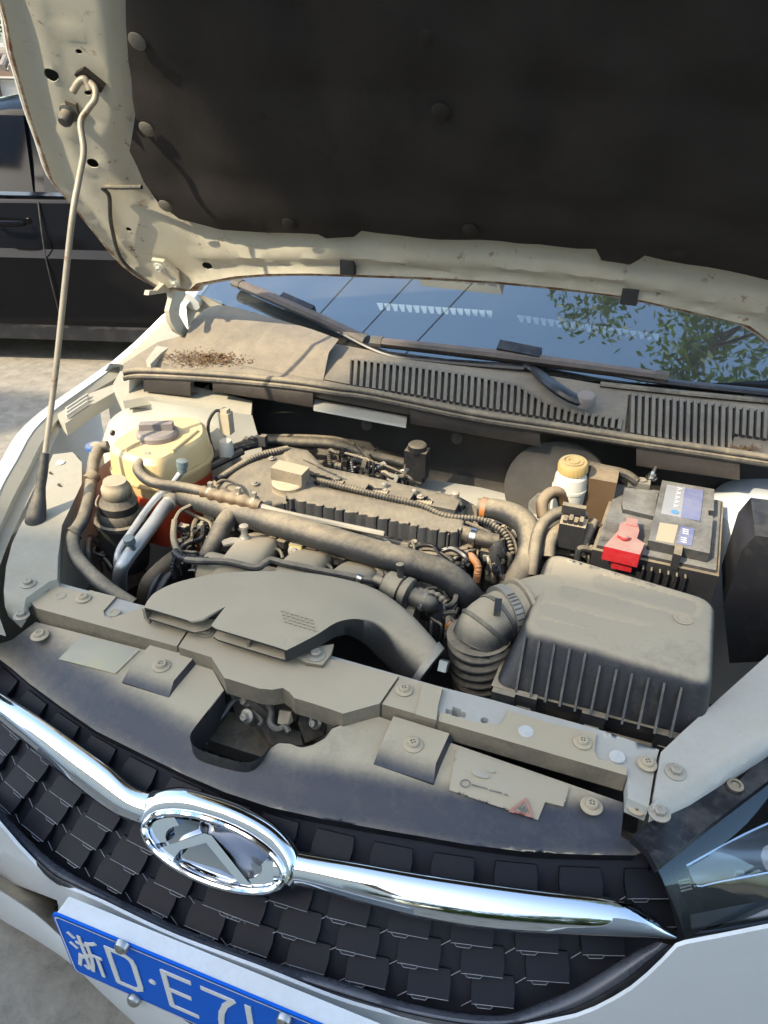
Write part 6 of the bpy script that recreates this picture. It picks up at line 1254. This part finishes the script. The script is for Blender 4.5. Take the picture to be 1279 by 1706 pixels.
m = MB(); m.lathe([(.10, 0), (.11, .02), (.11, .03), (.05, .05)], U(930, 810, y=1.06), (0, -1, .1), 36); m.build('servo', MT['bay_dark'], car)
# ---------------------------------------------------------------- hoses and fuse plug by the brake bottle
t = thing('fuse_carrier', U(955, 900, z=.85), 'black fuse carrier and plug between brake bottle and battery', 'fuse box')
c = U(952, 888, z=.915); m = MB(); m.box(c, (.022, .015, .024)); m.build('body', MT['plastic'], t, bev=.003)
for k in range(4): m = MB(); m.box(c+Vector((-.014+k*.009, -.002, .025+.003*(k % 2))), (.0032, .009, .005)); m.build('fuse', MT['plastic_mid'], t, bev=.001)
m = MB(); m.box(c+Vector((-.004, .02, .036)), (.020, .006, .008)); m.build('fuse_cover', MT['plastic_mid'], t, bev=.002)
for nm, pts, r_, mm, lab_ in (('vacuum_hose', [(905, 862, .90), (903, 838, .92), (916, 822, .93), (932, 822, .925), (940, 840, .90)], .0115, 'rubber_brown', 'tan vacuum hose looping in front of brake bottle'), ('cable_sleeve', [(884, 960, .87), (890, 915, .90), (900, 880, .92), (922, 858, .935), (950, 854, .935), (972, 862, .92)], .0115, 'rubber', 'grey cable sleeve arching from air filter box to fuse carrier'), ('cable_sleeve', [(912, 930, .88), (916, 900, .90), (935, 882, .91), (958, 880, .90)], .0135, 'rubber', 'short thick cable sleeve entering the fuse carrier'), ('cable_sleeve', [(968, 930, .88), (976, 900, .90), (990, 868, .92)], .009, 'rubber', 'cable sleeve beside the red battery terminal cover')):
    q = T3(pts); m = MB(); m.tube(q, r_, seg=12, n=6); o = m.build(nm, MT[mm]); tag(o, lab_, 'hose')

# ---------------------------------------------------------------- fine clutter
def wirepath(pts, r_, mm, par, name='wire', tape=False):
    m = MB(); m.tube(T3(pts), r_, seg=7, n=6, **({'rib': (.012, .0005)} if tape else {})); return m.build(name, MT[mm], par)
for pts, r_, mm in (([(306, 850, .90), (330, 862, .88), (350, 872, .875), (352, 895, .86)], .0035, 'rubber_dark'), ([(318, 842, .905), (300, 852, .90), (291, 868, .89)], .004, 'rubber'), ([(486, 898, .875), (500, 912, .868), (524, 916, .868), (560, 928, .868), (598, 936, .868), (640, 948, .868), (700, 962, .868)], .0042, 'rubber_dark'), ([(640, 898, .868), (652, 910, .868), (650, 926, .86)], .0032, 'zinc_dusty'), ([(690, 958, .872), (720, 968, .872), (742, 962, .876), (760, 972, .87), (764, 1000, .85)], .0038, 'rubber'), ([(700, 990, .87), (718, 980, .878), (736, 984, .876), (744, 1000, .862)], .0030, 'rubber_dark'), ([(776, 870, .90), (800, 880, .90), (820, 892, .895), (834, 912, .88), (838, 940, .86)], .0034, 'rubber_dark'), ([(742, 862, .905), (770, 862, .905), (792, 872, .90), (800, 890, .89)], .003, 'rubber'), ([(840, 880, .895), (856, 900, .89), (862, 930, .87)], .003, 'rubber_dark'), ([(360, 806, .91), (372, 800, .915), (392, 806, .912), (398, 822, .915)], .0028, 'rubber_dark'), ([(322, 900, .88), (310, 905, .875), (300, 915, .87), (306, 940, .86)], .0035, 'rubber_dark'), ([(336, 960, .85), (350, 945, .86), (366, 940, .865), (372, 925, .875)], .003, 'zinc_dusty')):
    wirepath(pts, r_, mm, eng)
for pts, r_, mm in (([(505, 766, .93), (560, 790, .93)], .0016, 'rubber_dark'),): wirepath(pts, r_, mm, eng)
for px, py in ((566, 806), (700, 828), (642, 818), (452, 764), (424, 806)): clipat(px, py, .903, BOLT_Z, eng, .55, 'bolt')
for px, py in ((800, 872), (716, 955), (352, 900), (306, 880), (612, 934), (470, 905)):
    m = MB(); c = U(px, py, z=.878); m.box(c, (.009, .006, .006), Matrix.Rotation(random.uniform(-.4, .6), 3, 'Z')); m.box(c+Vector((.004, -.004, .005)), (.004, .004, .003)); m.build('connector', MT[random.choice(['plastic', 'plastic_mid'])], eng, bev=.0015)
for row in range(4):       # faint moulded lettering on the snorkel and a moulded roundel on the filter lid
    for k in range(7):
        m = MB(); p = U(470+k*8+row*2, 1018+k*2.4+row*6, z=.9212-.0003*row); m.box(p, (.0022, .0009, .0006)); m.build('moulded_mark', MT['plastic_full'], sn)
m = MB(); p = tp(1138, 1030, .0018); m.lathe([(.014, 0), (.014, .0008), (.011, .0010), (.010, .0004), (.006, .0004), (.005, .0012), (.001, .0012)], p, topn, 24); m.build('moulded_mark', MT['plastic_full'], lid)

def clutter(zone_, n, z0, z1, seed, par=eng):
    rnd = random.Random(seed); xs = [p[0] for p in zone_]; ys = [p[1] for p in zone_]
    def pt():
        while True:
            q = (rnd.uniform(min(xs), max(xs)), rnd.uniform(min(ys), max(ys)))
            if inside(q, zone_): return q
    for k in range(n):
        a_, b_ = pt(), pt(); za, zb = rnd.uniform(z0, z1), rnd.uniform(z0, z1); r_ = rnd.choice([.0022, .003, .003, .0045, .006]); mm = rnd.choice(['rubber_dark', 'rubber', 'plastic_mid', 'plastic_clean', 'zinc_dusty', 'rubber_dark', 'orange_lead' if rnd.random() < .25 else 'rubber'])
        A, B = U(*a_, z=za), U(*b_, z=zb); d_ = B-A
        if d_.length > .10: B = A+d_*.10/d_.length
        M1 = A.lerp(B, .33)+Vector((rnd.uniform(-.012, .012), rnd.uniform(-.012, .012), rnd.uniform(.0, .014))); M2 = A.lerp(B, .7)+Vector((rnd.uniform(-.01, .01), rnd.uniform(-.01, .01), rnd.uniform(-.006, .01)))
        m = MB(); m.tube([A-Vector((0, 0, .03)), A, M1, M2, B, B-Vector((0, 0, .03))], r_, seg=8, n=5, **({'rib': (.005, r_*.14)} if r_ > .004 and rnd.random() < .5 else {})); w_ = m.build('loom_lead', MT[mm], par)
        if rnd.random() < .55:
            R3 = Euler((rnd.uniform(-.3, .3), rnd.uniform(-.3, .3), rnd.uniform(0, 3))).to_matrix(); m = MB(); m.box(M1, (rnd.uniform(.006, .011), rnd.uniform(.004, .007), rnd.uniform(.004, .008)), R3); m.box(M1+R3 @ Vector((.004, 0, .007)), (.004, .003, .002), R3); m.build('loom_plug', MT[rnd.choice(['plastic', 'plastic_mid', 'plastic_clean', 'zinc_dusty'])], w_, bev=.001)
        elif rnd.random() < .5:
            R3 = Euler((rnd.uniform(-.5, .5), rnd.uniform(-.5, .5), rnd.uniform(0, 3))).to_matrix(); m = MB(); m.box(M2, (rnd.uniform(.008, .016), rnd.uniform(.005, .008), .0012), R3); m.build('loom_bracket', MT[rnd.choice(['zinc_dusty', 'latch_metal', 'alu_pipe'])], w_, bev=.0006)
clutter([(470, 868), (560, 886), (700, 926), (770, 950), (790, 915), (640, 900), (480, 856)], 16, .845, .872, 1)
clutter([(690, 965), (745, 975), (770, 1010), (772, 1060), (725, 1050), (700, 1000)], 12, .82, .865, 2)
clutter([(285, 845), (350, 862), (345, 940), (330, 965), (285, 940)], 12, .82, .88, 3)
clutter([(540, 748), (690, 782), (690, 806), (560, 776)], 9, .87, .91, 4)
clutter([(775, 868), (850, 880), (870, 925), (840, 985), (800, 960), (785, 905)], 15, .84, .885, 5)
clutter([(958, 895), (996, 880), (992, 930), (960, 935)], 7, .87, .905, 6)
clutter([(440, 885), (560, 915), (680, 950), (690, 975), (560, 940), (440, 905)], 12, .845, .87, 7)
clutter([(140, 860), (185, 900), (190, 960), (150, 940), (120, 880)], 6, .74, .80, 8)
